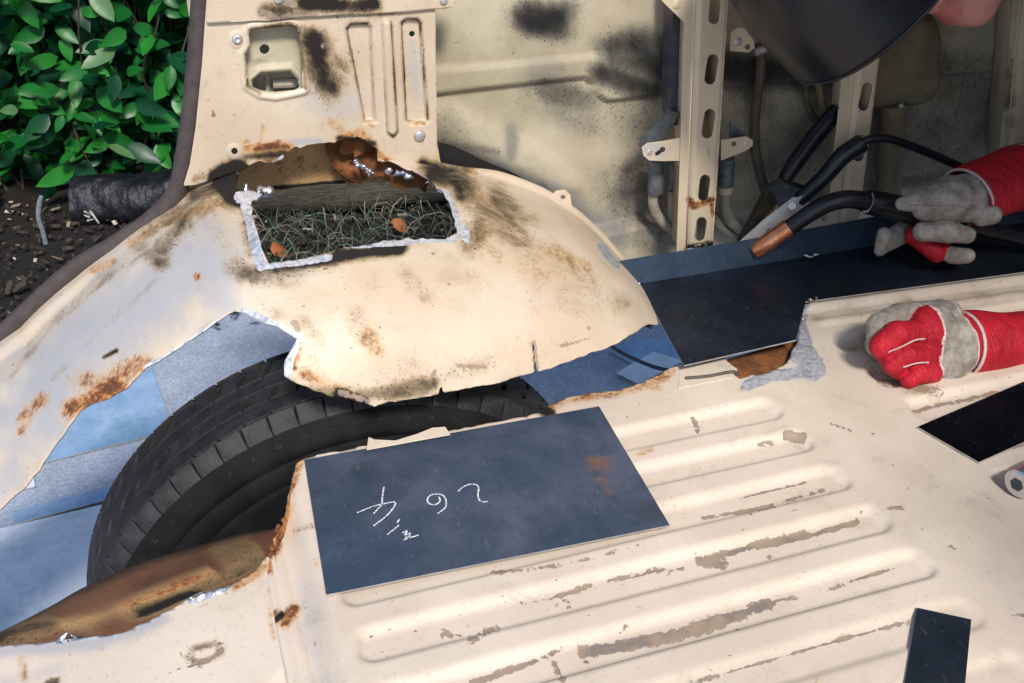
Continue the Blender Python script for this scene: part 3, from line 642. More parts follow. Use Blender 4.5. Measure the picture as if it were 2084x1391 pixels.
# dark channel beside the first pillar and the bent stay below it
c_ = [Yp(x, y, 1.43) for x, y in ((1371, 46), (1404, 72), (1404, 262), (1392, 262), (1366, 232))]
MB().prism([Yp(x, y, 1.435) for x, y in ((1373, -110), (1408, -110), (1404, 248), (1372, 256), (1364, 232))], (0, .03, 0)).build('dark_channel', M_NAVYM, VAN, smooth=False)
MB().prism([Yp(x, y, 1.425) for x, y in ((1366, 226), (1384, 232), (1366, 262), (1340, 294), (1308, 304), (1306, 292))], (0, .012, 0)).build('bent_stay', M_GREYM, VAN, smooth=False)
# hoses and their sleeves
def hose(name, pts, r_, mat, Y): 
    return MB().tube(spline([Yp(x, y, Y+dy) for x, y, dy in pts], 8), r_, 10).build(name, mat, VAN, sharp=50)
hose('hose', [(1330, 395, 0), (1329, 415, 0), (1340, 442, 0), (1365, 466, 0), (1400, 478, 0)], .0085, M_HOSE, 1.455)
hose('hose', [(1368, 388, 0), (1368, 440, 0), (1372, 470, 0)], .0075, M_HOSE, 1.46)
hose('hose', [(1476, 385, 0), (1478, 425, 0), (1492, 455, 0), (1530, 478, 0), (1560, 482, 0)], .0095, M_HOSE, 1.45)
hose('hose', [(1452, 445, 0), (1476, 470, 0), (1520, 495, 0)], .0075, M_HOSE, 1.46)
hose('hose', [(1547, 90, 0), (1548, 150, 0), (1538, 220, 0), (1536, 290, 0), (1545, 345, 0), (1562, 405, 0), (1575, 450, 0)], .0082, M_DHOSE, 1.47)
hose('sleeve', [(1336, 326, 0), (1334, 392, 0)], .013, M_GREYM, 1.45); hose('sleeve', [(1371, 326, 0), (1370, 382, 0)], .012, M_GREYM, 1.455)
hose('sleeve', [(1480, 322, 0), (1477, 378, 0)], .0125, M_GREYM, 1.44); hose('hose_clip', [(1477, 372, 0), (1476, 392, 0)], .0125, M_PILLAR, 1.45); hose('hose_clip', [(1440, 374, 0), (1440, 394, 0)], .0115, M_HOSE, 1.45); hose('hose', [(1441, 340, 0), (1438, 430, 0)], .0095, M_DHOSE, 1.455)
mb = MB(); mb.tube(spline([Yp(1536, 60, 1.44), Yp(1546, 78, 1.435), Yp(1560, 78, 1.43), Yp(1566, 64, 1.43)], 6), .0042, 8); mb.tube([Yp(1536, 108, 1.44), Yp(1556, 100, 1.44)], .006, 8); mb.build('hose_hook', M_RIVET, VAN)
# pressed brown housing, bow frame and tube in the shade behind the mask
V, F, nr = snets([(Yp(1760, 90, 1.47), Yp(1855, 90, 1.47), .04, .04), (Yp(1770, 170, 1.47), Yp(1860, 165, 1.47), .038, .036), (Yp(1860, 60, 1.47), Yp(1862, 165, 1.47), .03, .03), (Yp(1770, 60, 1.47), Yp(1780, 160, 1.47), .035, .035)], .006, .03)
build('rear_housing', V, F, M_OLIVE, VAN)
MB().tube(spline([Yp(1662, 110, 1.47), Yp(1668, 180, 1.47), Yp(1678, 222, 1.47), Yp(1700, 236, 1.47), Yp(1740, 236, 1.47)], 6), .007, 8).build('bow_frame', M_OLIVE, VAN)
MB().tube(spline([Yp(1640, 110, 1.48), Yp(1640, 190, 1.48), Yp(1650, 230, 1.48), Yp(1675, 258, 1.48)], 6), .006, 8).build('bow_frame', M_DHOSE, VAN)
MB().tube([Yp(1818, 212, 1.46), Yp(1806, 420, 1.46)], .022, 16).build('drain_tube', M_OLIVE, VAN, sharp=50)
disc('nut', 2029, 212, 1.50, 11, .006, M_RIVET, WALL); disc('nut', 1832, 215, 1.445, 6, .006, M_RIVET, WALL)

# black strip standing for the shade in the gap behind the arch rim
V_ = []
for t in np.linspace(68, 50, 30):
    for r_, y_ in ((.560, 1.466), (.570, 1.476), (.580, 1.486)):
        V_.append((CW[0]+(r_+.002*math.sin(t*.5))*math.cos(R(t)), y_, CW[1]+(r_+.002*math.sin(t*.5))*math.sin(R(t))))
build('shade_gap_strip', V_, [(3*i+k, 3*i+3+k, 3*i+4+k, 3*i+1+k) for i in range(29) for k in range(2)], M_HOLE, VAN, solid=.003)
# ---- ribbed floor
RIBS = [(1.016, .973), (.940, .900), (.864, .820), (.785, .742), (.708, .665), (.630, .588), (.552, .510), (.474, .432), (.396, .354)]
RIBS_R = [(1.118, 1.082), (1.030, .985), (.950, .905), (.868, .825), (.785, .742), (.700, .660), (.620, .580)]
def rbox(u, v, x0, x1, y0, y1, r_):
    qx = np.abs(u-(x0+x1)/2)-(x1-x0)/2+r_; qy = np.abs(v-(y0+y1)/2)-(y1-y0)/2+r_
    return np.hypot(np.maximum(qx, 0), np.maximum(qy, 0))+np.minimum(np.maximum(qx, qy), 0)-r_
def floor_fn(u, v):
    z = np.zeros_like(u)
    z = z-.020*(1-sm(.060, .092, u))+.005*np.exp(-((u-.052)/.003)**2)+.004*np.exp(-((u-.040)/.004)**2)
    for a, b_ in RIBS: z = z-(.0072 if a > .64 else .0035)*sm(.0036, -.0036-.006*sm(b_+.012, a-.012, v), rbox(u, v, .105, .705, b_, a, .014))
    for a, b_ in RIBS_R: z = z-.0085*sm(.006, -.006, rbox(u, v, .868, 2.6, b_, a, .014))
    # rails along the sill repair
    ds = (1.223-(u-.892)*.0735)-v; k = sm(.86, .89, u)*sm(.16, .12, ds)
    z = z+k*(.010*(1-sm(.026, .032, ds))+.004*sm(.052, .056, ds)*(1-sm(.066, .072, ds)))
    # round pressing at the near end
    rr = np.hypot(u-.36, (v-.43)*1.0); z = z+.006*sm(.004, -.004, np.abs(rr-.15)-.012)*0
    z = z+.0012*fbm(np.stack([u, v], 1), 9, 21, 3)
    return np.stack([u, v, z], 1)
V, F = grid(np.concatenate([np.arange(.02, 1.3, .0042), np.arange(1.3, 2.5, .012)]), np.arange(.20, 1.30, .0042), floor_fn)
P = pix(V)
FKEEP = [(598, 962), (622, 932), (760, 905), (900, 880), (1020, 858), (1105, 838), (1112, 828), (1150, 812), (1200, 800), (1262, 793), (1330, 768), (1386, 742), (1425, 733), (1474, 727), (1486, 742), (1500, 750), (1502, 772), (1560, 760), (1600, 740), (1622, 700), (1632, 640), (1640, 560), (2700, 380), (4200, 900), (4200, 3600), (-1500, 3600), (520, 1391), (545, 1250), (545, 1160), (556, 1098), (578, 1060), (585, 1010)]
d = -sdf(P, ragged(FKEEP, 12, 1.6, 12)); d = np.where(V[:, 0] < .035, np.minimum(d, -(.034-V[:, 0])*2000), d); d = np.where(P[:, 1] > 1700, 50, d)
V, F = clip(V, F, d)
ST = [('chip', [(1430, 1140), (1500, 1122), (1620, 1098), (1745, 1062)], 9, .95), ('chip', [(1500, 1118), (1640, 1086)], 13, .8), ('chip', [(1420, 1140), (1470, 1150)], 20, .8), ('chip', [(1320, 1165), (1390, 1160)], 16, .52), ('chip', [(1190, 1328), (1290, 1312), (1420, 1280), (1560, 1230)], 20, 1.05), ('chip', [(1560, 1230), (1700, 1195), (1830, 1152)], 5, .95),
      ('chip', [(1060, 1228), (1110, 1222), (1180, 1200), (1250, 1180), (1390, 1155)], 7, .75), ('chip', [(1140, 1215), (1160, 1238)], 10, .6), ('chip', [(1430, 1055), (1550, 1035), (1680, 997)], 7, .75), ('chip', [(1510, 1012), (1640, 982)], 5, .9), ('chip', [(1600, 888), (1630, 892)], 16, .85), ('chip', [(1550, 905), (1570, 902)], 10, .7), ('chip', [(1410, 850), (1420, 880)], 9, .8),
      ('chip', [(900, 1290), (960, 1300), (1010, 1278)], 16, .55), ('chip', [(960, 1391), (1080, 1350), (1140, 1320)], 10, .85), ('chip', [(1120, 1340), (1145, 1380)], 14, .7), ('chip', [(1440, 1385), (1560, 1345), (1720, 1300), (1850, 1262)], 5, .8), ('chip', [(1400, 1391), (1470, 1375)], 12, .7), ('chip', [(1000, 1165), (1150, 1150), (1300, 1110)], 10, .58), ('chip', [(1800, 780), (1870, 772)], 12, .7), ('chip', [(1860, 838), (1960, 815), (2030, 800)], 9, .7), ('chip', [(1870, 790), (1930, 800)], 20, .45),
      ('chip', [(1690, 860), (1735, 880)], 4, .8), ('chip', [(1770, 885), (1780, 883)], 5, .8), ('chip', [(1810, 1035), (1840, 1032)], 8, .6), ('chip', [(1880, 1080), (1890, 1085)], 10, .5), ('chip', [(2060, 1250), (2084, 1253)], 12, .7), ('chip', [(1930, 1112), (1945, 1118)], 5, .7), ('chip', [(1850, 1268), (1700, 1300)], 6, .5),
      ('rust', [(548, 1100), (570, 1070), (580, 1040)], 18, 1.0), ('rust', [(590, 1000), (612, 945)], 13, .75), ('rust', [(548, 1160), (560, 1110)], 18, .85), ('rust', [(560, 1255), (580, 1265), (600, 1240)], 20, .75), ('rust', [(1120, 825), (1200, 805), (1300, 790), (1370, 755)], 16, .55), ('rust', [(1110, 840), (1130, 822)], 12, .8), ('rust', [(1280, 780), (1340, 790)], 14, .45), ('rust', [(640, 1140), (645, 1150)], 10, .4),
      ('rust', [(655, 1200), (800, 1170), (950, 1140)], 12, .28), ('rust', [(1300, 925), (1325, 915)], 9, .45), ('rust', [(1660, 1390), (1665, 1380)], 8, .4),
      ('burn_shade', [(1100, 830), (1120, 842)], 16, .8), ('burn_shade', [(575, 1250), (560, 1262)], 8, 1.0), ('tint', [(1130, 818), (1250, 800)], 20, .6), ('tint', [(620, 1200), (650, 1391)], 36, .4), ('burn_shade', [(600, 1080), (640, 1070)], 12, .3),
      ('metal', [(1612, 705), (1640, 725), (1650, 750)], 36, 1.15), ('metal', [(1620, 760), (1570, 765), (1520, 785)], 20, 1.0), ('metal', [(1638, 620), (1632, 660), (1645, 700)], 15, 1.0), ('chip', [(1510, 790), (1540, 775)], 12, .7), ('burn_shade', [(1660, 650), (1850, 625), (2084, 595)], 26, .13), ('burn_shade', [(1700, 690), (2000, 660)], 14, .12), ('burn_shade', [(1780, 640), (1850, 620)], 20, .2), ('burn_shade', [(1740, 700), (1800, 760)], 45, .2), ('burn_shade', [(1760, 690), (1780, 760), (1900, 800)], 30, .25)]  # also paints shaded tan along the sill rails and shade round the glove
FLOOR = build('floor_panel', V, F, M_FLOOR, VAN, stains(V, ST), solid=.0018)
# flange hanging from the cut edge
ed = spline([Zp(x, y, -.001) for x, y in ((556, 1098), (578, 1058), (598, 965), (622, 934), (760, 908), (900, 883), (1105, 840), (1150, 815), (1262, 796), (1330, 770), (1384, 745))], 5)
V_ = []; 
for p in ed: V_ += [p, p+[0, .004, -.014], p+[0, .007, -.030]]
build('edge_flange', V_, [q for i in range(len(ed)-1) for q in ((3*i, 3*i+3, 3*i+4, 3*i+1), (3*i+1, 3*i+4, 3*i+5, 3*i+2))], M_INNER, VAN, stains(np.array(V_), [('rust', [(560, 1090), (600, 960)], 60, .7), ('rust', [(1100, 840), (1380, 750)], 50, .6)]), solid=.0015)
mb = MB(); mb.prism([Zp(x, y, .010) for x, y in ((746, 915), (750, 890), (763, 895), (805, 897), (850, 883), (880, 871), (906, 869), (916, 884))], (0, 0, -.0015)); build('torn_tab', mb.V, mb.F, M_FLOOR, VAN, stains(np.array(mb.V), []), smooth=False)
# lower floor beside the sill
def sf_fn(u, v):
    z = -.024+.004*sm(.0, .02, fbm(np.stack([u, v], 1), 7, 31))+.0025*fbm(np.stack([u, v], 1), 6, 33)-.05*sm(.99, 1.06, v+.28*(u+.28)*0)
    return np.stack([u, v, z], 1)
V, F = grid(np.arange(-.75, .06, .005), np.arange(.25, 1.15, .005), sf_fn); P = pix(V)
SKEEP = [(-500, 1460), (-100, 1345), (0, 1315), (130, 1304), (250, 1288), (330, 1250), (382, 1218), (470, 1192), (522, 1160), (548, 1128), (640, 1128), (700, 1391), (900, 3000), (-3000, 3000)]
d = -sdf(P, ragged(SKEEP, 16, 1.5, 15)); d = np.where(P[:, 1] > 1700, 50, d); V, F = clip(V, F, d)
ST = [('burn_shade', [(385, 1335), (400, 1350), (450, 1330), (440, 1312), (395, 1322)], 15, .45), ('chip', [(370, 1330), (380, 1355), (420, 1350), (450, 1325), (450, 1310)], 9, .75), ('chip', [(320, 1380), (370, 1360)], 7, .6), ('metal', [(390, 1222), (460, 1198)], 13, 1.1), ('metal', [(120, 1303), (160, 1298), (240, 1290)], 9, 1.1), ('tint', [(0, 1325), (200, 1310), (330, 1260)], 26, .9), ('rust', [(45, 1340), (50, 1380)], 14, .55), ('rust', [(480, 1195), (545, 1150)], 16, .7), ('rust', [(545, 1200), (560, 1300)], 8, .5), ('chip', [(310, 1308), (340, 1305)], 4, .7), ('tint', [(0, 1391), (120, 1360)], 24, .5), ('burn_shade', [(95, 1391), (120, 1385)], 10, .6)]
build('side_floor', V, F, M_FLOOR, VAN, stains(V, ST), solid=.0018)
# rusted lip of the old inner arch
M_LIPP = paint('rusted_lip_metal', (.17, .078, .040), (.085, .036, .019), .88, .9)
top = spline([Zp(x, y, -.075) for x, y in ((-260, 1400), (-100, 1330), (0, 1290), (100, 1240), (180, 1195), (300, 1145), (400, 1115), (500, 1088), (572, 1076))], 6)
mid = spline([Zp(x, y, -.046) for x, y in ((-260, 1420), (-100, 1340), (0, 1305), (110, 1283), (220, 1255), (330, 1215), (430, 1172), (510, 1140), (572, 1105))], 6)
low = spline([Zp(x, y, -.026) for x, y in ((-260, 1440), (-100, 1352), (0, 1320), (130, 1310), (250, 1295), (382, 1226), (470, 1199), (530, 1164), (566, 1128))], 6)
V_ = []; n_ = len(top)
for i in range(n_):
    a, b_, c_ = top[i], mid[i], low[i]
    V_ += [a+[0, .01, -.03], a, a*.66+b_*.34+[0, 0, .003], a*.33+b_*.67+[0, 0, .004], b_+[0, 0, .002], b_*.6+c_*.4+[0, .004, -.010], c_]
build('rusted_lip', V_, [(7*i+k, 7*i+7+k, 7*i+8+k, 7*i+1+k) for i in range(n_-1) for k in range(6)], M_LIPP, VAN, stains(np.array(V_), [('burn_shade', [(0, 1308), (200, 1275), (330, 1235), (440, 1185), (530, 1140)], 16, .75), ('rust', [(120, 1278), (330, 1214), (430, 1170)], 9, .5), ('burn_shade', [(440, 1120), (500, 1110)], 30, .3), ('burn_shade', [(290, 1180)], 10, .8), ('burn_shade', [(0, 1295), (100, 1262)], 14, .4)]), solid=.002)  # long first stroke paints the shade below the ridge
molten('melted_edge', [Zp(380, 1222, -.02), Zp(420, 1216, -.02), Zp(462, 1200, -.02)], .006, 21)
molten('melted_edge', [Zp(118, 1306, -.02), Zp(160, 1300, -.02)], .0045, 22)
molten('rust_scab', [Zp(545, 1130, -.005), Zp(558, 1100, -.005), Zp(575, 1060, -.004)], .005, 23, M_RUSTO)

# ---- sill repair: flat plate and upright, tacked on
def plate_part(name, px, z, th_, mat, parent, edge=M_EDGE):
    A = [Zp(x, y, z) for x, y in px]; n_ = len(A); mb_ = MB()
    B = [p-[0, 0, th_] for p in A]
    mb_.add(A+B, [tuple(range(n_)), tuple(range(n_, 2*n_))[::-1]], 0); k = len(mb_.V)-2*n_
    mb_.F += [(i, n_+i, n_+(i+1) % n_, (i+1) % n_) for i in range(n_)]; mb_.M += [1]*n_
    return build(name, mb_.V, mb_.F, [mat, edge], parent, smooth=False, midx=mb_.M)
SILL = plate_part('sill_plate', [(1298, 572), (1392, 744), (1620, 692), (1640, 614), (2084, 554), (2600, 470), (2600, 340), (2084, 452), (1780, 500), (1500, 545)], .016, .0022, M_DARK, VAN)
SILL['label'] = 'dark blue-black sheet steel laid as new sill floor'
A = [Zp(x, y, .017) for x, y in ((1272, 583), (1500, 546), (1780, 501), (2084, 453), (2600, 341))]
top_px = [(1262, 532), (1505, 492), (1790, 440), (2084, 395), (2600, 290)]
B = []
for p, (x, y) in zip(A, top_px):
    q = Yp(x, y, p[1]+.006); B.append(q)
V_ = A+B; n_ = len(A)
UP = build('sill_upright', V_, [(i, i+1, n_+i+1, n_+i) for i in range(n_-1)], M_UPRIGHT, VAN, smooth=False, solid=.002)
def tack(px, py, z=None, Y=None, r_=.006, seed=0, parent=None, mat=None):
    p = Zp(px, py, z) if z is not None else Yp(px, py, Y)
    return molten('weld_tack', [p-[r_, 0, 0], p+[r_*.6, 0, .001]], r_*.62, seed, mat or M_WELD, parent if parent is not None else SILL)
tack(1297, 577, .020, None, .008, 31); tack(1310, 568, .022, None, .006, 32); tack(1650, 520, .022, None, .008, 33); tack(1720, 463, None, 1.36, .008, 34); tack(1740, 460, None, 1.36, .006, 40)
tack(1655, 612, .018, None, .007, 35); tack(1632, 650, .012, None, .006, 36); tack(1420, 500, None, 1.37, .007, 37); tack(1440, 498, None, 1.37, .006, 38); tack(1585, 520, None, 1.345, .004, 39, mat=M_SHINY)
mb = MB(); mb.tube([Zp(1372, 556, .02), Zp(1388, 560, .019)], .0015, 6); mb.build('scratch_spatter', M_SHINY, SILL)
# cut rail end in the gap under the plate
RAIL = MB(); RAIL.prism([Zp(x, y, .001) for x, y in ((1385, 745), (1470, 728), (1500, 752), (1490, 768), (1380, 790))], (0, 0, -.02)); build('rail_end', RAIL.V, RAIL.F, M_FLOOR, VAN, stains(np.array(RAIL.V), []), smooth=False)
mb = MB(); mb.prism([Zp(x, y, -.012) for x, y in ((1470, 735), (1620, 690), (1640, 740), (1600, 765), (1500, 790))], (0, 0, -.03)); mb.build('rusty_rail', M_RUSTO, VAN, smooth=False)
mb = MB(); mb.tube(spline([Zp(1395, 770, .003), Zp(1440, 766, .003), Zp(1490, 757, .004), Zp(1503, 764, .003)], 6), .0022, 6); mb.build('rail_gap_line', M_DHOSE, VAN)  # dark bead stands in for the shaded gap at the rail end
# small dark bar at the arch foot
MB().tube([Zp(1308, 659, .012), Zp(1328, 667, .012)], .003, 6).build('cut_wire', M_NAVYM, VAN)

# ---- wheel
WR, WY, WW = .372, 1.092, .192
prof = [(.050, .20), (.030, .205), (.012, .225), (.004, .252), (.0005, .275), (.000, .285), (.0012, .286), (.0012, .289), (.000, .290), (.0005, .300), (.001, .314), (.0035, .3155), (.0035, .318), (.002, .3195), (.004, .328), (.008, .338), (.016, .352), (.030, WR-.008)]
prof += [(y, WR-.0075) for y in (.050, .075, .10, .125, .142)]+[(WW-a, r_) for a, r_ in reversed(prof[:prof.index((.030, WR-.008))+1])]
nn = 120; V_ = []
for y, r_ in prof:
    for k in range(nn):
        a = 2*math.pi*k/nn; V_.append((CW[0]+r_*math.cos(a), WY+y, CW[1]+r_*math.sin(a)))
F_ = [(i*nn+k, i*nn+(k+1) % nn, (i+1)*nn+(k+1) % nn, (i+1)*nn+k) for i in range(len(prof)-1) for k in range(nn)]
wc = np.array([CW[0], WY+WW/2, CW[1]])
TYRE = build('tyre', V_, F_, M_TYRE, VAN, origin=wc); TYRE['label'] = 'worn black tyre with blocky tread showing through the cut floor'
# steel wheel in the middle
prof2 = [(.055, .202), (.045, .195), (.05, .18), (.075, .16), (.09, .12), (.085, .06), (.06, .05), (.06, .001)]; V_ = []
for y, r_ in prof2:
    for k in range(48):
        a = 2*math.pi*k/48; V_.append((CW[0]+r_*math.cos(a), WY+y, CW[1]+r_*math.sin(a)))
build('wheel_rim', V_, [(i*48+k, i*48+(k+1) % 48, (i+1)*48+(k+1) % 48, (i+1)*48+k) for i in range(len(prof2)-1) for k in range(48)], M_RUST, VAN, solid=.004)
def block_mesh(outline, top_r, bot_r):
    """outline: (arc, y) points; sits on the tread at angle 0 (top)"""
    n_ = len(outline); V_ = []
    cx_ = sum(p[0] for p in outline)/n_; cy_ = sum(p[1] for p in outline)/n_
    for (r_, s) in ((bot_r, 1.0), (None, .985), (None, .93)):
        for j, (a, y) in enumerate(outline):
            tr = top_r(y) if callable(top_r) else top_r; br = bot_r(y) if callable(bot_r) else bot_r
            rr = br if s == 1.0 else (tr-.0011 if s == .985 else tr)
            aa = cx_+(a-cx_)*s; yy = cy_+(y-cy_)*s; an = aa/WR
            V_.append((rr*math.sin(an), yy-WW/2, rr*math.cos(an)))
    F_ = [(k*n_+i, k*n_+(i+1) % n_, (k+1)*n_+(i+1) % n_, (k+1)*n_+i) for k in range(2) for i in range(n_)]+[tuple(2*n_+i for i in range(n_))]
    me = bpy.data.meshes.new('tread_block'); me.from_pydata(V_, [], F_); me.update(); me.materials.append(M_TREAD)
    me.polygons.foreach_set('use_smooth', np.ones(len(me.polygons), bool)); me.set_sharp_from_angle(angle=R(35)); return me
PT_ = 2*math.pi*WR/66; H_ = PT_*.5-.0009; sk = .008
rows = []
for y0, y1, s in ((.0365, .0640, 1), (.0658, .0905, -1), (.0923, .1170, 1), (.1188, .1465, -1)):
    rows.append(([(-H_+s*sk, y0), (H_+s*sk, y0), (H_+.002*s, (y0+y1)/2+.004), (H_-s*sk, y1), (-H_-s*sk, y1), (-H_-.002*s, (y0+y1)/2-.004)], WR, WR-.010))
shr = lambda y: float(np.interp(y if y < WW/2 else WW-y, [.006, .014, .022, .034], [.3355, .3515, .3615, WR-.0008]))
rows.append(([(-H_, .008), (H_, .008), (H_, .021), (H_+.001, .034), (-H_+.001, .034), (-H_, .021)], shr, lambda y: shr(y)-.010))
rows.append(([(-H_, WW-.034), (H_, WW-.034), (H_, WW-.021), (H_+.001, WW-.008), (-H_+.001, WW-.008), (-H_, WW-.021)], shr, lambda y: shr(y)-.010))
for ri, (ol, tr, br) in enumerate(rows):
    me = block_mesh(ol, tr, br)
    for k in range(41):
        ang = R(-112)+2*math.pi*(k+.5*(ri % 2))/66
        o = bpy.data.objects.new('tread_block', me); COL.objects.link(o); o.parent = TYRE; o.rotation_euler = (0, ang, 0)

# ---- out-of-view side panel and roof edge, added to shade the right-hand end
SIDE = MB()
# ================================================================== loose steel
def sheet(name, label, cat, px, z, th_, mat, group=None, warp=0):
    A = [Zp(x, y, z+th_) for x, y in px]; c_ = np.mean(A, 0); c_[2] = z
    t_ = thing(name, label, cat, tuple(c_), group)
    plate_part('sheet', px, z+th_, th_, mat, t_)
    return t_
PL = sheet('steel_plate', 'blue grey rectangular steel plate with chalk figures on the ribbed floor', 'plate', [(619, 936), (1219, 827), (1363, 1069), (664, 1211)], .0018, .0022, M_PLATE)
def zx(x, y): return (580+x*.4249, 800+y*.4249)
CH = [[(474, 450), (466, 500), (462, 535), (424, 578)], [(345, 574), (420, 544), (470, 532), (516, 522)], [(520, 520), (528, 535), (490, 585), (424, 637)],
      [(738, 498), (742, 520), (715, 536), (686, 526), (684, 505), (702, 488), (735, 485), (758, 492), (771, 515), (768, 548), (732, 578)],
      [(828, 472), (855, 450), (885, 438), (915, 440), (928, 455), (924, 485), (930, 512), (950, 522), (972, 520)], [(488, 680), (520, 655), (546, 634)], [(536, 625), (548, 604)],
      [(560, 672), (585, 660), (575, 682), (600, 672), (588, 695), (566, 705)], [(575, 692), (610, 690), (640, 680)]]
for s_ in CH:
    mb = MB()
    pp = spline([Zp(*zx(x, y), .0043) for x, y in s_], 5)
    mb.ribbon(pp, [.0011+.0010*abs(math.sin(i*1.7+len(s_))) for i in range(len(pp))], (0, 0, 1)); mb.build('chalk_stroke', M_CHALK, PL, smooth=False)
sheet('steel_offcut', 'small black steel strip lying alone on the flat floor edge', 'plate', [(1866, 1237), (1977, 1261), (1952, 1520), (1826, 1480)], .0012, .0018, M_SMALL)
sheet('steel_sheet', 'glossy black steel sheet reflecting the red glove beside a chrome socket', 'plate', [(1867, 869), (1992, 941), (2330, 790), (2200, 728)], .0012, .0020, M_GLOSSP)
t_ = thing('wrench_socket', 'chrome wrench socket lying on the cream floor', 'socket', tuple(Zp(2075, 1005, 0)))
c0 = Zp(2062, 985, .016); ax = np.array([.93, .22, 0]); ax /= np.linalg.norm(ax)
c0 = Zp(2075, 1004, .0)+[0, 0, .0175]
M_CHROME = simple('chrome', (.80, .80, .82), (.70, .70, .73), .25, .9, 30, .05)
mb = MB(); mb.tube([c0-ax*.012, c0-ax*.010, c0+ax*.016, c0+ax*.017, c0+ax*.022, c0+ax*.023, c0+ax*.05], [.0150, .0172, .0172, .0160, .0160, .0172, .0165], 28); mb.build('barrel', M_CHROME, t_, sharp=30)
MB().tube([c0-ax*.0125, c0+ax*.04], .0085, 6).build('drive_hole', M_NAVYM, t_)

# ---- sheets and scraps on the tarmac
GS = 'sheet offcuts on the tarmac under the van'
sheet('sheet_offcut', 'blue sheet offcut on tarmac left of the tyre', 'sheet metal', [(86, 942), (352, 876), (300, 720), (40, 800)], GZ+.003, .003, M_SHEETB)
sheet('sheet_offcut', 'large pale galvanised sheet with flaking rust spots beside the tyre', 'sheet metal', [(-260, 1130), (0, 1076), (230, 1022), (420, 1380), (-200, 1500)], GZ+.002, .003, M_SHEETW)
sheet('sheet_offcut', 'tiny pale offcut above the rust spotted sheet', 'sheet metal', [(-10, 975), (66, 958), (72, 990), (-10, 1010)], GZ+.003, .003, M_SHEETW)
sheet('sheet_offcut', 'narrow dark blue strip touching the rust spotted sheet', 'sheet metal', [(28, 1040), (240, 985), (245, 1010), (30, 1066)], GZ+.006, .003, M_SHEETB)
sheet('sheet_offcut', 'tilted pale square offcut beneath the black wire', 'sheet metal', [(1254, 759), (1300, 782), (1390, 735), (1330, 716)], GZ+.008, .003, M_SHEETW)
sheet('sheet_offcut', 'broad blue offcut under the corner of the dark sill plate', 'sheet metal', [(1240, 715), (1300, 690), (1440, 690), (1420, 760), (1330, 765)], GZ+.002, .003, M_SHEETB)
t_ = MB().tube(spline([Zp(1180, 650, -.60), Zp(1246, 706, -.60), Zp(1300, 735, -.60), Zp(1350, 752, -.58), Zp(1400, 752, -.55), Zp(1480, 720, -.5)], 8), .0048, 8).build('brake_line', M_NAVYM, VAN)

# ================================================================== garden side
M_LEAF = []
for i, (a, b_) in enumerate((((.005, .075, .014), (.014, .135, .022)), ((.009, .115, .014), (.026, .20, .026)), ((.002, .034, .014), (.006, .06, .022)), ((.06, .14, .05), (.10, .19, .08)))):
    nb_ = NB('laurel_leaf'); co = nb_.coord('Object'); n = nb_.noise(25, 3, .5, co); rnd = nb_.n('ShaderNodeObjectInfo').outputs['Random']
    col = nb_.mix(n, a, b_); col = nb_.mix(nb_.math('MULTIPLY', rnd, .45), col, (a[0]*.6, a[1]*.7, a[2]*.9)); nb_.set(col, .36, 0, .22); nb_.b.inputs['Subsurface Weight'].default_value = .0; nb_.bump(n, .15, .004); M_LEAF.append(nb_.m)
def leaf_geo(L, Wd, bend, fold, n_=6, seed=0):
    r0 = np.random.default_rng(seed); V_ = []
    for i in range(n_+1):
        t = i/n_; w_ = Wd*(math.sin(math.pi*min(1, t**.82))**.75)*.5 if 0 < t < 1 else .0
        x = L*t; z = -bend*L*t*t; wob = .06*Wd*r0.normal()
        V_ += [(x, -w_, z+fold*w_+wob*.3), (x, 0, z), (x, w_, z+fold*w_-wob*.3)]
    F_ = [q for i in range(n_) for q in ((3*i, 3*i+3, 3*i+4, 3*i+1), (3*i+1, 3*i+4, 3*i+5, 3*i+2))]
    return np.array(V_), F_
LG = [leaf_geo(.125*s, .058*s*k, b_, f_, 6, i) for i, (s, k, b_, f_) in enumerate(((1, 1, .15, .25), (1.1, .9, .30, .15), (.85, 1.1, .1, .35), (.95, 1.05, -.1, .2), (.7, 1.1, .25, .3)))]
HB = np.array([-.15, 3.75, GZ])
HEDGE = thing('laurel_hedge', 'dense laurel hedge with glossy green leaves behind the open door', 'hedge', tuple(HB))
leaf_me = []
for gi, (V_, F_) in enumerate(LG):
    for mi in range(4):
        me = bpy.data.meshes.new('leaf'); me.from_pydata([tuple(v) for v in V_], [], F_); me.update(); me.materials.append(M_LEAF[mi])
        me.polygons.foreach_set('use_smooth', np.ones(len(me.polygons), bool)); leaf_me.append(me)
def leaf_rot(r0, up):
    a = r0.random()*2*math.pi
    d_ = np.array([math.cos(a), -.35-.5*r0.random(), .55*math.sin(a)-.25]); d_ /= np.linalg.norm(d_)
    nrm = np.array([r0.normal()*.45, -1.0+r0.normal()*.35, .75+r0.normal()*.45]); nrm -= d_*(nrm @ d_); nrm /= np.linalg.norm(nrm)
    y_ = np.cross(nrm, d_); return np.stack([d_, y_, nrm], 1)
def base_y(x, z): return 3.52+.10*math.sin(3.1*x+1)*math.cos(4*z)+.25*max(0, -.35-z)
r0 = np.random.default_rng(5); cnt = 0
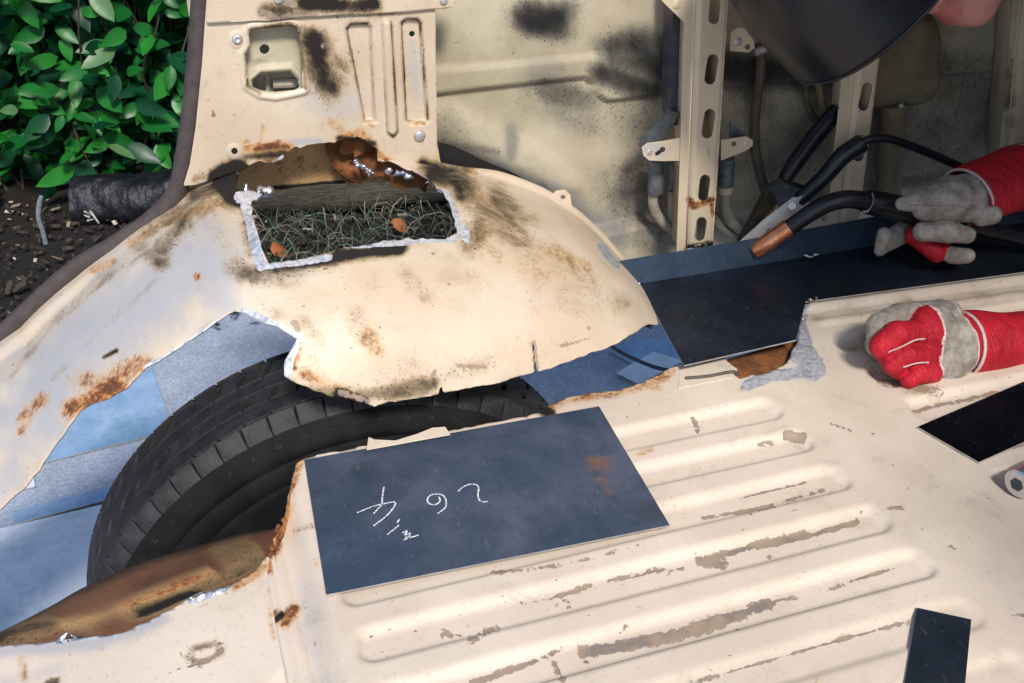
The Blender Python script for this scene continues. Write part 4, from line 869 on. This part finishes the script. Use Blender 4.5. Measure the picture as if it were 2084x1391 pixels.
# the 300 nearest leaves in sight, each one a part
tries = 0
while cnt < 300 and tries < 6000:
    tries += 1
    x = -.62+1.02*r0.random(); z = -.60+.84*r0.random()
    if z < -.46 and r0.random() < .6: continue
    y = base_y(x, z)+.16*r0.random()**1.3-.02
    sc = .55+.55*r0.random()
    mi = r0.choice(4, p=[.42, .35, .21, .02]); me = leaf_me[r0.integers(5)*4+mi]
    o = bpy.data.objects.new('leaf', me); COL.objects.link(o); o.parent = HEDGE
    rm_ = leaf_rot(r0, 0)
    o.matrix_local = Matrix.Translation(Vector(np.array([x, y, z])-HB)) @ Matrix([list(rm_[i]) for i in range(3)]).to_4x4() @ Matrix.Scale(sc, 4); cnt += 1
# the rest of the foliage as one mass
V_, F_, MI = [], [], []; nb0 = 0
for k in range(9000):
    x = -1.9+3.4*r0.random(); z = -.62+1.2*r0.random()
    vis = (-.75 < x < .5 and z < .35)
    y = base_y(x, z)+(.14 if vis else .0)+.5*r0.random()
    sc = .5+.6*r0.random(); gv, gf = LG[r0.integers(5)]; vv = (gv*sc) @ leaf_rot(r0, 0).T+[x, y, z]
    V_.append(vv); F_ += [tuple(nb0+i for i in f) for f in gf]; MI += [int(r0.choice(3, p=[.35, .2, .45]))]*len(gf); nb0 += len(vv)
o = build('foliage', np.concatenate(V_), F_, M_LEAF[:3], HEDGE, midx=MI); o['kind'] = 'stuff'
M_TWIG = simple('twig_bark', (.035, .024, .016), (.06, .045, .03), .9, 0, 50, .6)
mb = MB()
for k in range(70):
    x = -1.3+2.2*r0.random(); p = np.array([x, 3.72+.25*r0.random(), GZ+.03]); pts = [p]
    for s_ in range(5): p = p+[r0.normal()*.06, r0.normal()*.05-.01, .16+.05*r0.random()]; pts.append(p)
    mb.tube(spline(pts, 3), [.005, .002], 6)
mb.build('stems', M_TWIG, HEDGE)
mb = MB()
for k in range(14):
    x = -1.9+3.6*k/13; mb.box((x, 4.22, GZ), (x+.262, 4.25, GZ+1.35))
M_BACKING = simple('dark_backing', (.012, .010, .009), (.022, .018, .015), .9, 0, 14, .5)
FN = thing('hedge_backing', 'added dark backing behind the laurel hedge that keeps its gaps dark', 'backing', (-.1, 4.24, GZ))
for k in range(14):
    x = -1.9+3.6*k/13; MB().box((x, 4.22+.004*(k % 2), GZ), (x+.262, 4.25, GZ+1.35)).build('added_backing_board', M_BACKING, FN, smooth=False)  # dark boards added behind the leaves so the hedge gaps stay dark
# logs
M_LOG = NB('weathered_log'); co = M_LOG.coord('Object'); n = M_LOG.noise(12, 6, .65, co, scl=(1.2, 14, 14)); g = M_LOG.noise(60, 4, .6, co)
M_LOG.set(M_LOG.mix(M_LOG.ramp01(n, .3, .7), (.030, .027, .020), (.095, .085, .064)), .9); M_LOG.bump(M_LOG.math('ADD', n, M_LOG.math('MULTIPLY', g, .3)), 1.0, .008); M_LOG = M_LOG.m
M_LOGD = simple('dark_log_bark', (.003, .0035, .006), (.012, .013, .02), .5, 0, 18, 2.5, 60, 'Object')
def log(name, label, p0, p1, r_, mat, seed):
    p0, p1 = np.array(p0), np.array(p1); V_, F_ = [], []; nu, nv = 90, 40; a_ = (p1-p0)/np.linalg.norm(p1-p0); u = np.cross(a_, [0, 0, 1.]); u /= np.linalg.norm(u); v = np.cross(u, a_)
    for i in range(nu+1):
        for k in range(nv):
            t = 2*math.pi*k/nv; q = np.array([[i/nu*6, math.cos(t)*1.2, math.sin(t)*1.2]]); rr = r_*(1+.16*fbm(q, 4, seed, 6)[0]); rr *= .8 if i in (0, nu) else 1
            V_.append(p0+(p1-p0)*i/nu+rr*(u*math.cos(t)+v*math.sin(t)))
    F_ = [(i*nv+k, i*nv+(k+1) % nv, (i+1)*nv+(k+1) % nv, (i+1)*nv+k) for i in range(nu) for k in range(nv)]+[tuple(range(nv)), tuple(nu*nv+k for k in range(nv))]
    V_ = np.array(V_); c_ = (p0+p1)/2; c_[2] = GZ
    t_ = thing(name, label, 'log', tuple(c_)); build('trunk', V_, F_, mat, t_, sharp=50); return t_
log('fallen_log', 'grey weathered log lying along the bed seen through the burnt hole', (.05, 3.42, GZ+.12), (1.75, 3.13, GZ+.12), .115, M_LOG, 3)
LD = log('cut_log', 'short dark log with a bright knot under the laurel leaves', (-.27, 3.50, GZ+.07), (.16, 3.38, GZ+.085), .085, M_LOGD, 4)
kn = Zp(182, 440, GZ+.15); V_, F_, _ = snets([(kn+r0.normal(size=3)*.008, kn+r0.normal(size=3)*.012, .004, .003) for _ in range(4)], .003, .002)
build('knot', V_-[0, .0, 0], F_, simple('pale_wood', (.4, .38, .36), (.25, .23, .21), .8, 0, 80, .5), LD)
# bark chips, grass, stick, dead leaf
M_CHIP = []
for c1, c2 in (((.30, .23, .17), (.20, .14, .10)), ((.06, .045, .035), (.03, .024, .02)), ((.55, .48, .42), (.4, .33, .28))): M_CHIP.append(simple('bark_chip', c1, c2, .85, 0, 60, .4))
mb = MB()
for k in range(2400):
    x = -1.7+2.6*r0.random(); y = 2.62+1.1*r0.random(); L = .004+.014*r0.random()**2; wd = L*(.3+.4*r0.random()); a = r0.random()*6.28; tl = r0.normal()*.5
    ux = np.array([math.cos(a), math.sin(a), tl*.6]); uy = np.array([-math.sin(a), math.cos(a), r0.normal()*.4]); c_ = np.array([x, y, GZ+.03+.012*r0.random()]); h_ = np.array([0, 0, .003])
    mb.prism([c_-ux*L-uy*wd*.6, c_+ux*L*.8-uy*wd, c_+ux*L+uy*wd*.5, c_-ux*L*.7+uy*wd], h_, int(r0.choice(3, p=[.11, .84, .05])))
o = mb.build('bark_mulch', M_CHIP, smooth=False); o['kind'] = 'stuff'; o['label'] = 'scattered pale and brown bark chips on dark soil'; o['category'] = 'mulch'
M_GRASS = [simple('grass_blade', (.07, .105, .075), (.15, .18, .145), .6, 0, 20, 0), simple('dry_grass', (.26, .22, .15), (.15, .12, .075), .8, 0, 20, 0), simple('dark_grass', (.015, .03, .017), (.03, .055, .03), .7, 0, 20, 0)]
mb = MB()
for k in range(620):
    x = .12+1.05*r0.random(); y = 2.72+.55*r0.random(); a = r0.random()*6.28; L = .05+.09*r0.random(); h_ = .02+.07*r0.random(); p0 = np.array([x, y, GZ+.01]); dr = np.array([math.cos(a), math.sin(a), 0])
    pts = [p0, p0+dr*L*.35+[0, 0, h_*.8], p0+dr*L*.75+[0, 0, h_], p0+dr*L*1.1+[0, 0, h_*.55]]
    wd = .0012+.0032*r0.random()**2; mb.ribbon(pts, [wd, wd, wd*.8, wd*.1], (math.sin(a)*.3, -.6, .8), int(r0.choice(3, p=[.24, .20, .56])))
o = mb.build('grass', M_GRASS); o['kind'] = 'stuff'; o['label'] = 'tangled grass and dry stalks between the van and the log'; o['category'] = 'grass'
M_DEAD = simple('dead_leaf', (.42, .13, .045), (.30, .10, .04), .7, 0, 40, .3)
gv, gf = leaf_geo(.055, .035, .5, .6, 6, 9); c_ = Zp(800, 446, GZ+.09); t_ = thing('fallen_leaf', 'orange dead leaf caught in the grass seen through the burnt hole', 'leaf', tuple(c_))
build('blade', (gv @ leaf_rot(r0, 0).T)+c_, gf, M_DEAD, t_)
for (x, y) in ((555, 492), ):
    c_ = Zp(x, y, GZ+.07); t_ = thing('fallen_leaf', 'rusty brown dead leaf beside the end of the weathered log', 'leaf', tuple(c_)); build('blade', (gv*1.3 @ leaf_rot(r0, 0).T)+c_, gf, M_DEAD, t_)
t_ = thing('garden_stake', 'thin pale stick stuck upright in the bark mulch', 'stick', tuple(Zp(94, 505, GZ)))
b0 = Zp(94, 505, GZ); MB().tube(spline([b0-[0, 0, .03], b0+[.002, 0, .05], b0+[-.001, 0, .10], b0+[.012, .0, .15], b0+[.022, 0, .17]], 4), [.008, .007, .008, .006], 8).build('stem', simple('pale_stick', (.20, .24, .27), (.12, .14, .16), .8, 0, 90, .6), t_)
# ================================================================== welding gear
M_BLACK = simple('black_rubber', (.005, .006, .009), (.012, .014, .020), .34, 0, 40, .15, 200)
M_COPPER = simple('copper', (.74, .31, .16), (.46, .16, .08), .22, .75, 40, .25)
M_JAW = simple('jaw_steel', (.80, .79, .77), (.60, .59, .57), .4, .25, 40, .4)
M_JAWD = simple('dark_jaw', (.10, .075, .045), (.04, .035, .032), .5, .5, 40, .5)
t_ = thing('welding_torch', 'black welding torch with copper nozzle held in the raised glove', 'welding torch', tuple(Yp(1520, 520, 1.335)))
nz = [Yp(1536, 513, 1.332), Yp(1539, 511, 1.331), Yp(1565, 492, 1.325), Yp(1607, 463, 1.315)]
MB().tube(nz, [.0120, .0135, .0140, .0145], 20).build('nozzle', M_COPPER, t_, sharp=50)
MB().tube(spline([Yp(1600, 469, 1.316), Yp(1640, 440, 1.305), Yp(1682, 416, 1.295), Yp(1725, 406, 1.285), Yp(1775, 412, 1.275)], 8), [.0130, .0135, .0140, .0145], 18).build('neck', M_BLACK, t_, sharp=50)
MB().tube(spline([Yp(1765, 411, 1.277), Yp(1772, 412, 1.276), Yp(1850, 430, 1.255), Yp(1930, 448, 1.235), Yp(2000, 465, 1.225), Yp(2120, 500, 1.21)], 8), [.0155, .019, .0205, .020, .018, .013, .009], 18).build('handle', M_BLACK, t_, sharp=50)
MB().tube([Yp(1764, 411, 1.277), Yp(1770, 412, 1.2765)], .0168, 18).build('collar', M_JAW, t_)
MB().tube(spline([Yp(2110, 498, 1.21), Yp(2200, 530, 1.20), Yp(2330, 560, 1.15), Yp(2600, 640, 1.0)], 8), .009, 12).build('hose', M_BLACK, t_)

t_ = thing('earth_clamp', 'spring earth clamp with black sleeved handles biting the sill upright', 'clamp', tuple(Yp(1520, 510, 1.37)))
MB().prism([Yp(x, y, 1.352) for x, y in ((1504, 506), (1520, 534), (1540, 527), (1556, 508), (1655, 424), (1634, 398), (1560, 455))], (0, .012, 0)).build('jaw', M_JAW, t_, smooth=False)
MB().prism([Yp(x, y, 1.385) for x, y in ((1504, 494), (1540, 430), (1562, 385), (1592, 366), (1648, 384), (1612, 428), (1530, 500))], (0, .010, 0)).build('jaw', M_JAWD, t_, smooth=False)
MB().tube([Yp(1548, 470, 1.38), Yp(1592, 412, 1.38)], [.009, .012, .009], 12).build('contact_block', simple('brass', (.30, .20, .07), (.16, .11, .05), .4, .7, 60, .3), t_)
MB().tube([Yp(1590, 402, 1.376), Yp(1590, 402, 1.40)], .005, 14).build('pivot_bolt', M_JAWD, t_)
MB().tube([Yp(1612, 420, 1.345), Yp(1612, 420, 1.375)], .006, 12).build('bolt', M_RIVET, t_)
MB().tube([Yp(1566, 470, 1.348), Yp(1566, 470, 1.37)], .004, 12).build('bolt', M_NAVYM, t_)
MB().prism([Yp(x, y, 1.366) for x, y in ((1574, 396), (1600, 374), (1640, 392), (1618, 418), (1590, 424))], (0, .02, 0)).build('hinge_bracket', M_NAVYM, t_, smooth=False)
MB().tube(spline([Yp(1622, 412, 1.362), Yp(1630, 404, 1.361), Yp(1680, 358, 1.355), Yp(1715, 318, 1.35), Yp(1750, 294, 1.345), Yp(1757, 289, 1.344)], 6), [.010, .0120, .0130, .0145, .0152, .0140], 18).build('handle', M_BLACK, t_, sharp=50)
MB().tube(spline([Yp(1590, 378, 1.40), Yp(1620, 330, 1.41), Yp(1665, 270, 1.42), Yp(1705, 225, 1.425)], 6), [.011, .014, .015, .014], 16).build('handle', M_BLACK, t_, sharp=50)
MB().tube(spline([Yp(1752, 292, 1.344), Yp(1775, 283, 1.34), Yp(1815, 285, 1.335), Yp(1870, 304, 1.33), Yp(1950, 338, 1.32), Yp(2050, 385, 1.30), Yp(2200, 470, 1.28), Yp(2500, 600, 1.2)], 8), .0068, 12).build('cable', M_BLACK, t_)

# ================================================================== the person
M_RED = NB('red_leather'); n = M_RED.noise(14, 6, .65, dist=.6); g = M_RED.noise(150, 4, .65); q = M_RED.noise(30, 8, .75, dist=1.2); wr = M_RED.noise(26, 4, .6, scl=(3.2, 1, 1), dist=1.0)
col = M_RED.mix(M_RED.ramp01(n, .3, .7), (.50, .013, .028), (.33, .006, .016)); col = M_RED.mix(M_RED.math('MULTIPLY', M_RED.ramp01(q, .56, .74), .75), col, (.07, .010, .012)); col = M_RED.mix(M_RED.math('MULTIPLY', M_RED.ramp01(g, .62, .75), .35), col, (.55, .10, .10))
M_RED.set(col, M_RED.fmix(g, .5, .7), 0, .3); M_RED.bump(M_RED.math('ADD', M_RED.math('MULTIPLY', wr, 2.2), M_RED.math('MULTIPLY', g, .5)), .8, .004); M_RED = M_RED.m
M_SUEDE = NB('grey_suede'); n = M_SUEDE.noise(45, 6, .7); g = M_SUEDE.noise(420, 3, .7)
M_SUEDE.set(M_SUEDE.mix(M_SUEDE.ramp01(n, .3, .7), (.20, .175, .15), (.44, .40, .36)), .95, 0, .1); M_SUEDE.bump(M_SUEDE.math('ADD', n, g), .8, .003); M_SUEDE = M_SUEDE.m
M_PINK = simple('pale_lining', (.62, .48, .46), (.5, .38, .36), .85, 0, 60, .4)
M_SKIN = simple('skin', (.60, .28, .24), (.52, .22, .18), .5, 0, 30, .15, 260); M_LIP = simple('lips', (.52, .17, .15), (.46, .14, .12), .45, 0, 50, .2)
M_HAIR = simple('dark_hair', (.014, .011, .010), (.03, .023, .02), .6, 0, 80, .8); M_CLOTH = simple('navy_overall', (.012, .014, .022), (.022, .024, .034), .9, 0, 40, .5, 300)
M_EYE = simple('eye', (.6, .58, .56), (.7, .68, .66), .2, 0, 30, 0)
PERS = thing('person', 'person in dark overalls bending over the floor wearing red and grey gloves', 'person', (1.85, 1.05, 0))
def px3(x, y, Y): return Yp(x, y, Y)
# head frame: u chin to forehead, f where the face points
u_ = -.86*C_R+.42*C_U+.15*C_F; u_ /= np.linalg.norm(u_)
f_ = -.45*C_R-.80*C_U-.30*C_F; f_ -= u_*(f_ @ u_); f_ /= np.linalg.norm(f_); s_ = np.cross(u_, f_)
CHIN = Yp(1988, 34, 1.25)
def hd(a, b_, c_=0.0): return CHIN+u_*a+f_*b_+s_*c_
caps = [(hd(.005, -.012), hd(.012, -.02), .024, .026), (hd(.02, -.03, .02), hd(.06, -.085, .05), .026, .026), (hd(.02, -.03, -.02), hd(.06, -.085, -.05), .026, .026), (hd(.03, -.045), hd(.10, -.06), .052, .066), (hd(.14, -.085), hd(.135, -.12), .088, .092),
        (hd(.13, -.03, .035), hd(.13, -.03, -.035), .04, .04), (hd(.075, .018), hd(.118, -.002), .012, .009), (hd(.07, .006, .013), hd(.07, .006, -.013), .009, .009),
        (hd(.038, .002, .018), hd(.038, .006, 0), .0075, .009), (hd(.038, .006, 0), hd(.038, .002, -.018), .009, .0075), (hd(.028, -.002, .014), hd(.028, .001, 0), .0075, .0095), (hd(.028, .001, 0), hd(.028, -.002, -.014), .0095, .0075),
        (hd(.10, -.09, .085), hd(.075, -.085, .08), .018, .012), (hd(.10, -.09, -.085), hd(.075, -.085, -.08), .018, .012), (hd(.05, -.10), hd(-.02, -.18), .058, .062)]
SH = hd(-.08, -.22)      # base of the neck
shR, shL = SH+[.06, .12, -.03], SH+[.12, -.22, -.06]
hip = np.array([1.95, 1.02, .33]); 
GL1W = Yp(2092, 352, 1.245); GL2W = Yp(2120, 702, 1.02)
el1 = np.array([1.52, 1.22, .26]); el2 = np.array([1.42, .93, .10])
caps += [(SH, SH+[.14, -.04, -.05], .10, .14), (shR, shL, .075, .08), (SH+[.14, -.04, -.05], hip, .155, .15), (shR, el1, .068, .052), (el1, GL1W, .052, .040), (shL, el2, .070, .054), (el2, GL2W+[.02, 0, 0], .052, .040),
         (hip+[0, .1, 0], np.array([1.72, 1.16, .10]), .10, .075), (hip+[0, -.1, 0], np.array([1.74, .86, .10]), .10, .075), (np.array([1.72, 1.16, .08]), np.array([2.12, 1.14, .075]), .068, .05), (np.array([1.74, .86, .08]), np.array([2.14, .88, .075]), .068, .05), (np.array([2.12, 1.14, .07]), np.array([2.24, 1.14, .05]), .05, .04), (np.array([2.14, .88, .07]), np.array([2.26, .88, .05]), .05, .04)]
V, F, nr = snets(caps, .0055, .018)
mi = np.where(np.isin(nr, [8, 9, 10, 11]), 1, np.where(nr <= 14, 0, 2))
cen = np.array([V[list(f)].mean(0) for f in F]); loc = np.stack([(cen-CHIN) @ u_, (cen-CHIN) @ f_], 1)
mi = np.where((nr <= 5) & (loc[:, 1] < -.105+.35*np.clip(loc[:, 0]-.12, 0, 1)), 3, mi); mi = np.where((nr == 14) & (loc[:, 1] < -.12), 2, mi)
build('body', V, F, [M_SKIN, M_LIP, M_CLOTH, M_HAIR], PERS, midx=mi)
for sg in (-1, 1): MB().ball(hd(.113, -.004, .032*sg), .0115).build('eye', M_EYE, PERS)

def glove(name, label, caps, mats, cuff, cuff_r, lining, sq=1.0, band=None):
    V_, F_, nr_ = snets([c[:4] for c in caps], .0024, .0020)
    ids = np.array([c[4] for c in caps])[nr_]
    V_ = V_+fbm(V_, 90, 5, 3)[:, None]*.0013
    nn_ = fbm(V_*[1, .6, .6], 120, 8, 2); V_ = V_-np.clip(nn_-.35, 0, 1)[:, None]*.004*np.array([.2, -.7, .7])
    if band is not None:
        cb = V_[F_].mean(1); xb = cb[:, 0]+.004*fbm(cb, 70, 3); ids = np.where((xb > band[0]) & (xb < band[1]), 0, ids); ids = np.where((np.abs(xb-band[0]) < .0014) | (np.abs(xb-band[1]) < .0014), 2, ids)
    g_ = build(name, V_, F_, mats, PERS, midx=ids); g_['label'] = label
    a, b_ = np.array(cuff[0]), np.array(cuff[1]); pts = [a+(b_-a)*t for t in np.linspace(0, 1, 14)]
    mb_ = MB(); mb_.tube(pts, cuff_r, 30, cap=False, squash=sq); Vc = np.array(mb_.V); Vc = Vc+fbm(Vc, 26, 7, 3)[:, None]*.0045
    build('cuff', Vc, mb_.F, M_RED, g_, solid=.003)
    mb_ = MB(); mb_.tube([a+(b_-a)*-.012, a+(b_-a)*.02], [cuff_r[0]*1.03]*2, 30, cap=False, squash=sq); build('cuff_seam', np.array(mb_.V), mb_.F, M_PINK, g_, solid=.003)
    mb_ = MB(); mb_.tube([b_+(b_-a)*-.03, b_+(b_-a)*.16], [cuff_r[-1]*.97, cuff_r[-1]*1.0], 30, cap=False, squash=sq); build('lining', np.array(mb_.V), mb_.F, lining, g_, solid=.003)
    return g_
k = 1/1.0
Y1 = 1.215
c1 = [(px3(2010, 392, Y1+.01), px3(1935, 405, Y1), .036, .034, 0), (px3(1940, 402, Y1), px3(1835, 415, Y1), .033, .0095, 0), (px3(1930, 392, Y1+.01), px3(1850, 408, Y1+.012), .026, .009, 0),
      (px3(1990, 425, Y1-.01), px3(1880, 425, Y1-.005), .022, .018, 0), (px3(2000, 440, Y1-.03), px3(2018, 438, Y1-.04), .016, .015, 0),
      # fingers closing round the handle from below
      (px3(1960, 455, Y1+.05), px3(1905, 462, Y1+.05), .022, .018, 1), (px3(1905, 470, Y1+.035), px3(1862, 480, Y1+.02), .016, .015, 1), (px3(1862, 482, Y1+.02), px3(1905, 515, Y1-.005), .014, .015, 1),
      (px3(1880, 472, Y1-.005), px3(1930, 474, Y1-.02), .016, .017, 0), (px3(1930, 474, Y1-.02), px3(1968, 478, Y1-.02), .016, .013, 0), (px3(1905, 505, Y1), px3(1945, 522, Y1-.015), .014, .0125, 1), (px3(1938, 520, Y1-.018), px3(1968, 520, Y1-.02), .0135, .0125, 0),
      # thumb
      (px3(1850, 452, Y1+.06), px3(1828, 478, Y1+.05), .013, .014, 0), (px3(1828, 478, Y1+.05), px3(1792, 510, Y1+.04), .017, .009, 0), (px3(1800, 478, Y1+.045), px3(1790, 512, Y1+.04), .012, .009, 0)]
glove('glove', 'red and grey welding glove gripping the torch', c1, [M_SUEDE, M_RED, M_PINK], (px3(1966, 402, Y1+.01), px3(2078, 360, Y1+.028)), [.050, .054, .058], M_PINK, .85)
Y2 = 1.02
c2 = [(px3(1960, 700, Y2), px3(1930, 700, Y2), .044, .046, 1), (px3(1920, 655, Y2+.02), px3(1922, 735, Y2-.015), .030, .034, 0), (px3(1925, 745, Y2-.02), px3(1925, 765, Y2-.028), .022, .02, 0), (px3(1898, 672, Y2), px3(1898, 740, Y2-.01), .034, .030, 1),
      # index finger, suede
      (px3(1890, 642, Y2+.035), px3(1832, 642, Y2+.032), .0185, .0175, 0), (px3(1832, 642, Y2+.032), px3(1788, 664, Y2+.022), .0175, .0165, 0), (px3(1788, 664, Y2+.022), px3(1780, 702, Y2+.012), .016, .013, 0),
      # middle, ring and little finger
      (px3(1888, 680, Y2-.004), px3(1826, 680, Y2-.012), .0180, .0175, 1), (px3(1826, 680, Y2-.012), px3(1794, 704, Y2-.014), .0175, .0160, 1), (px3(1794, 704, Y2-.014), px3(1806, 728, Y2-.008), .015, .012, 1),
      (px3(1888, 724, Y2-.020), px3(1842, 724, Y2-.030), .0165, .0160, 1), (px3(1842, 724, Y2-.030), px3(1818, 744, Y2-.030), .0160, .0140, 1), (px3(1818, 744, Y2-.030), px3(1830, 758, Y2-.024), .013, .011, 1),
      (px3(1896, 760, Y2-.034), px3(1868, 762, Y2-.042), .0145, .0140, 1), (px3(1868, 762, Y2-.042), px3(1850, 774, Y2-.042), .0135, .0115, 1),
      (px3(1910, 634, Y2+.05), px3(1850, 634, Y2+.06), .017, .013, 0)]
glove('glove', 'red and grey welding glove leaning on the floor', c2, [M_SUEDE, M_RED, M_PINK], (px3(1950, 702, Y2), px3(2095, 702, Y2+.0)), [.0485, .050, .050, .052], M_PINK, .95, (px3(1885, 700, Y2)[0], px3(1944, 700, Y2)[0]))
GL1 = [o for o in PERS.children if o.name.startswith('glove')][0]
MB().tube(spline([px3(x, y, Y1+dy) for x, y, dy in ((1824, 417, -.012), (1870, 418, -.026), (1930, 420, -.036), (1985, 422, -.036))], 6), .0009, 6).build('piping', M_SUEDE, GL1)
PIP = [[(1882, 690, -.034), (1862, 693, -.036), (1835, 706, -.036), (1806, 718, -.030)], [(1890, 738, -.046), (1865, 740, -.050), (1838, 748, -.046)], [(1880, 664, .004), (1850, 668, .0), (1815, 676, .0)]]
GL2 = [o for o in PERS.children if o.name.startswith('glove')][-1]
for pl in PIP: MB().tube(spline([px3(x, y, Y2+dy) for x, y, dy in pl], 6), .0010, 6).build('piping', M_PINK, GL2)
# mask, pushed forward off the face
M_MASK = simple('mask_shell', (.003, .004, .007), (.006, .008, .013), .33, 0, 18, .12, 160, spec=.4)
A_ = -.74*C_R+.55*C_U-.40*C_F; A_ /= np.linalg.norm(A_)
B_ = -.61*C_R-.79*C_U; B_ -= A_*(B_ @ A_); B_ /= np.linalg.norm(B_); C_ = np.cross(A_, B_)
if C_ @ C_F > 0: C_ = -C_
MC = Yp(1795, -60, 1.19)
MASK = thing('welding_mask', 'dark navy welding mask tipped forward in front of the face', 'welding mask', tuple(MC))
nu, nv = 40, 56; V_ = []
for i in range(nu+1):
    ph = R(3+92*i/nu)
    for j in range(nv):
        ps = 2*math.pi*j/nv; cs_, sn_ = math.cos(ps), math.sin(ps)
        e = 2.2; q_ = (abs(cs_)**e+abs(sn_)**e)**(-1/e)
        cp = math.cos(ph); sp_ = math.sin(ph); g2 = (max(cp, 0)**3.8+sp_**3.8)**(-1/3.8)
        V_.append(MC+A_*.188*cp*g2+(B_*.163*cs_+C_*.125*sn_)*q_*sp_*g2)
F_ = [(i*nv+j, i*nv+(j+1) % nv, (i+1)*nv+(j+1) % nv, (i+1)*nv+j) for i in range(nu) for j in range(nv)]+[tuple(range(nv))]
SHELL = build('shell', V_, F_, M_MASK, MASK, solid=.003)
rim = [np.array(V_[nu*nv+j]) for j in range(nv)]; MB().tube(rim+rim[:1], .0035, 8, cap=False).build('rim_bead', M_BLACK, MASK)
wq = MC+A_*.190; MB().prism([wq+B_*.03+C_*.055, wq+B_*.03-C_*.055, wq-B_*.03-C_*.055, wq-B_*.03+C_*.055], A_*.006).build('filter_window', M_GLOSSP, MASK, smooth=False)

# ---- outside the picture: side panel and part roof added to shade the right-hand end
mb = MB(); mb.box((.72, -.50, -.10), (3.2, -.46, 1.30)); SP = mb.build('shade_side_panel', M_OUT if False else M_PILLAR, VAN, smooth=False)
mb = MB(); mb.box((.72, -.10, 1.30), (3.2, 1.52, 1.33)); mb.build('shade_roof_panel', M_PILLAR, VAN, smooth=False)
mb = MB(); mb.box((2.62, -.46, -.05), (2.66, 1.50, 1.30)); mb.build('unseen_bulkhead', M_PILLAR, VAN, smooth=False)
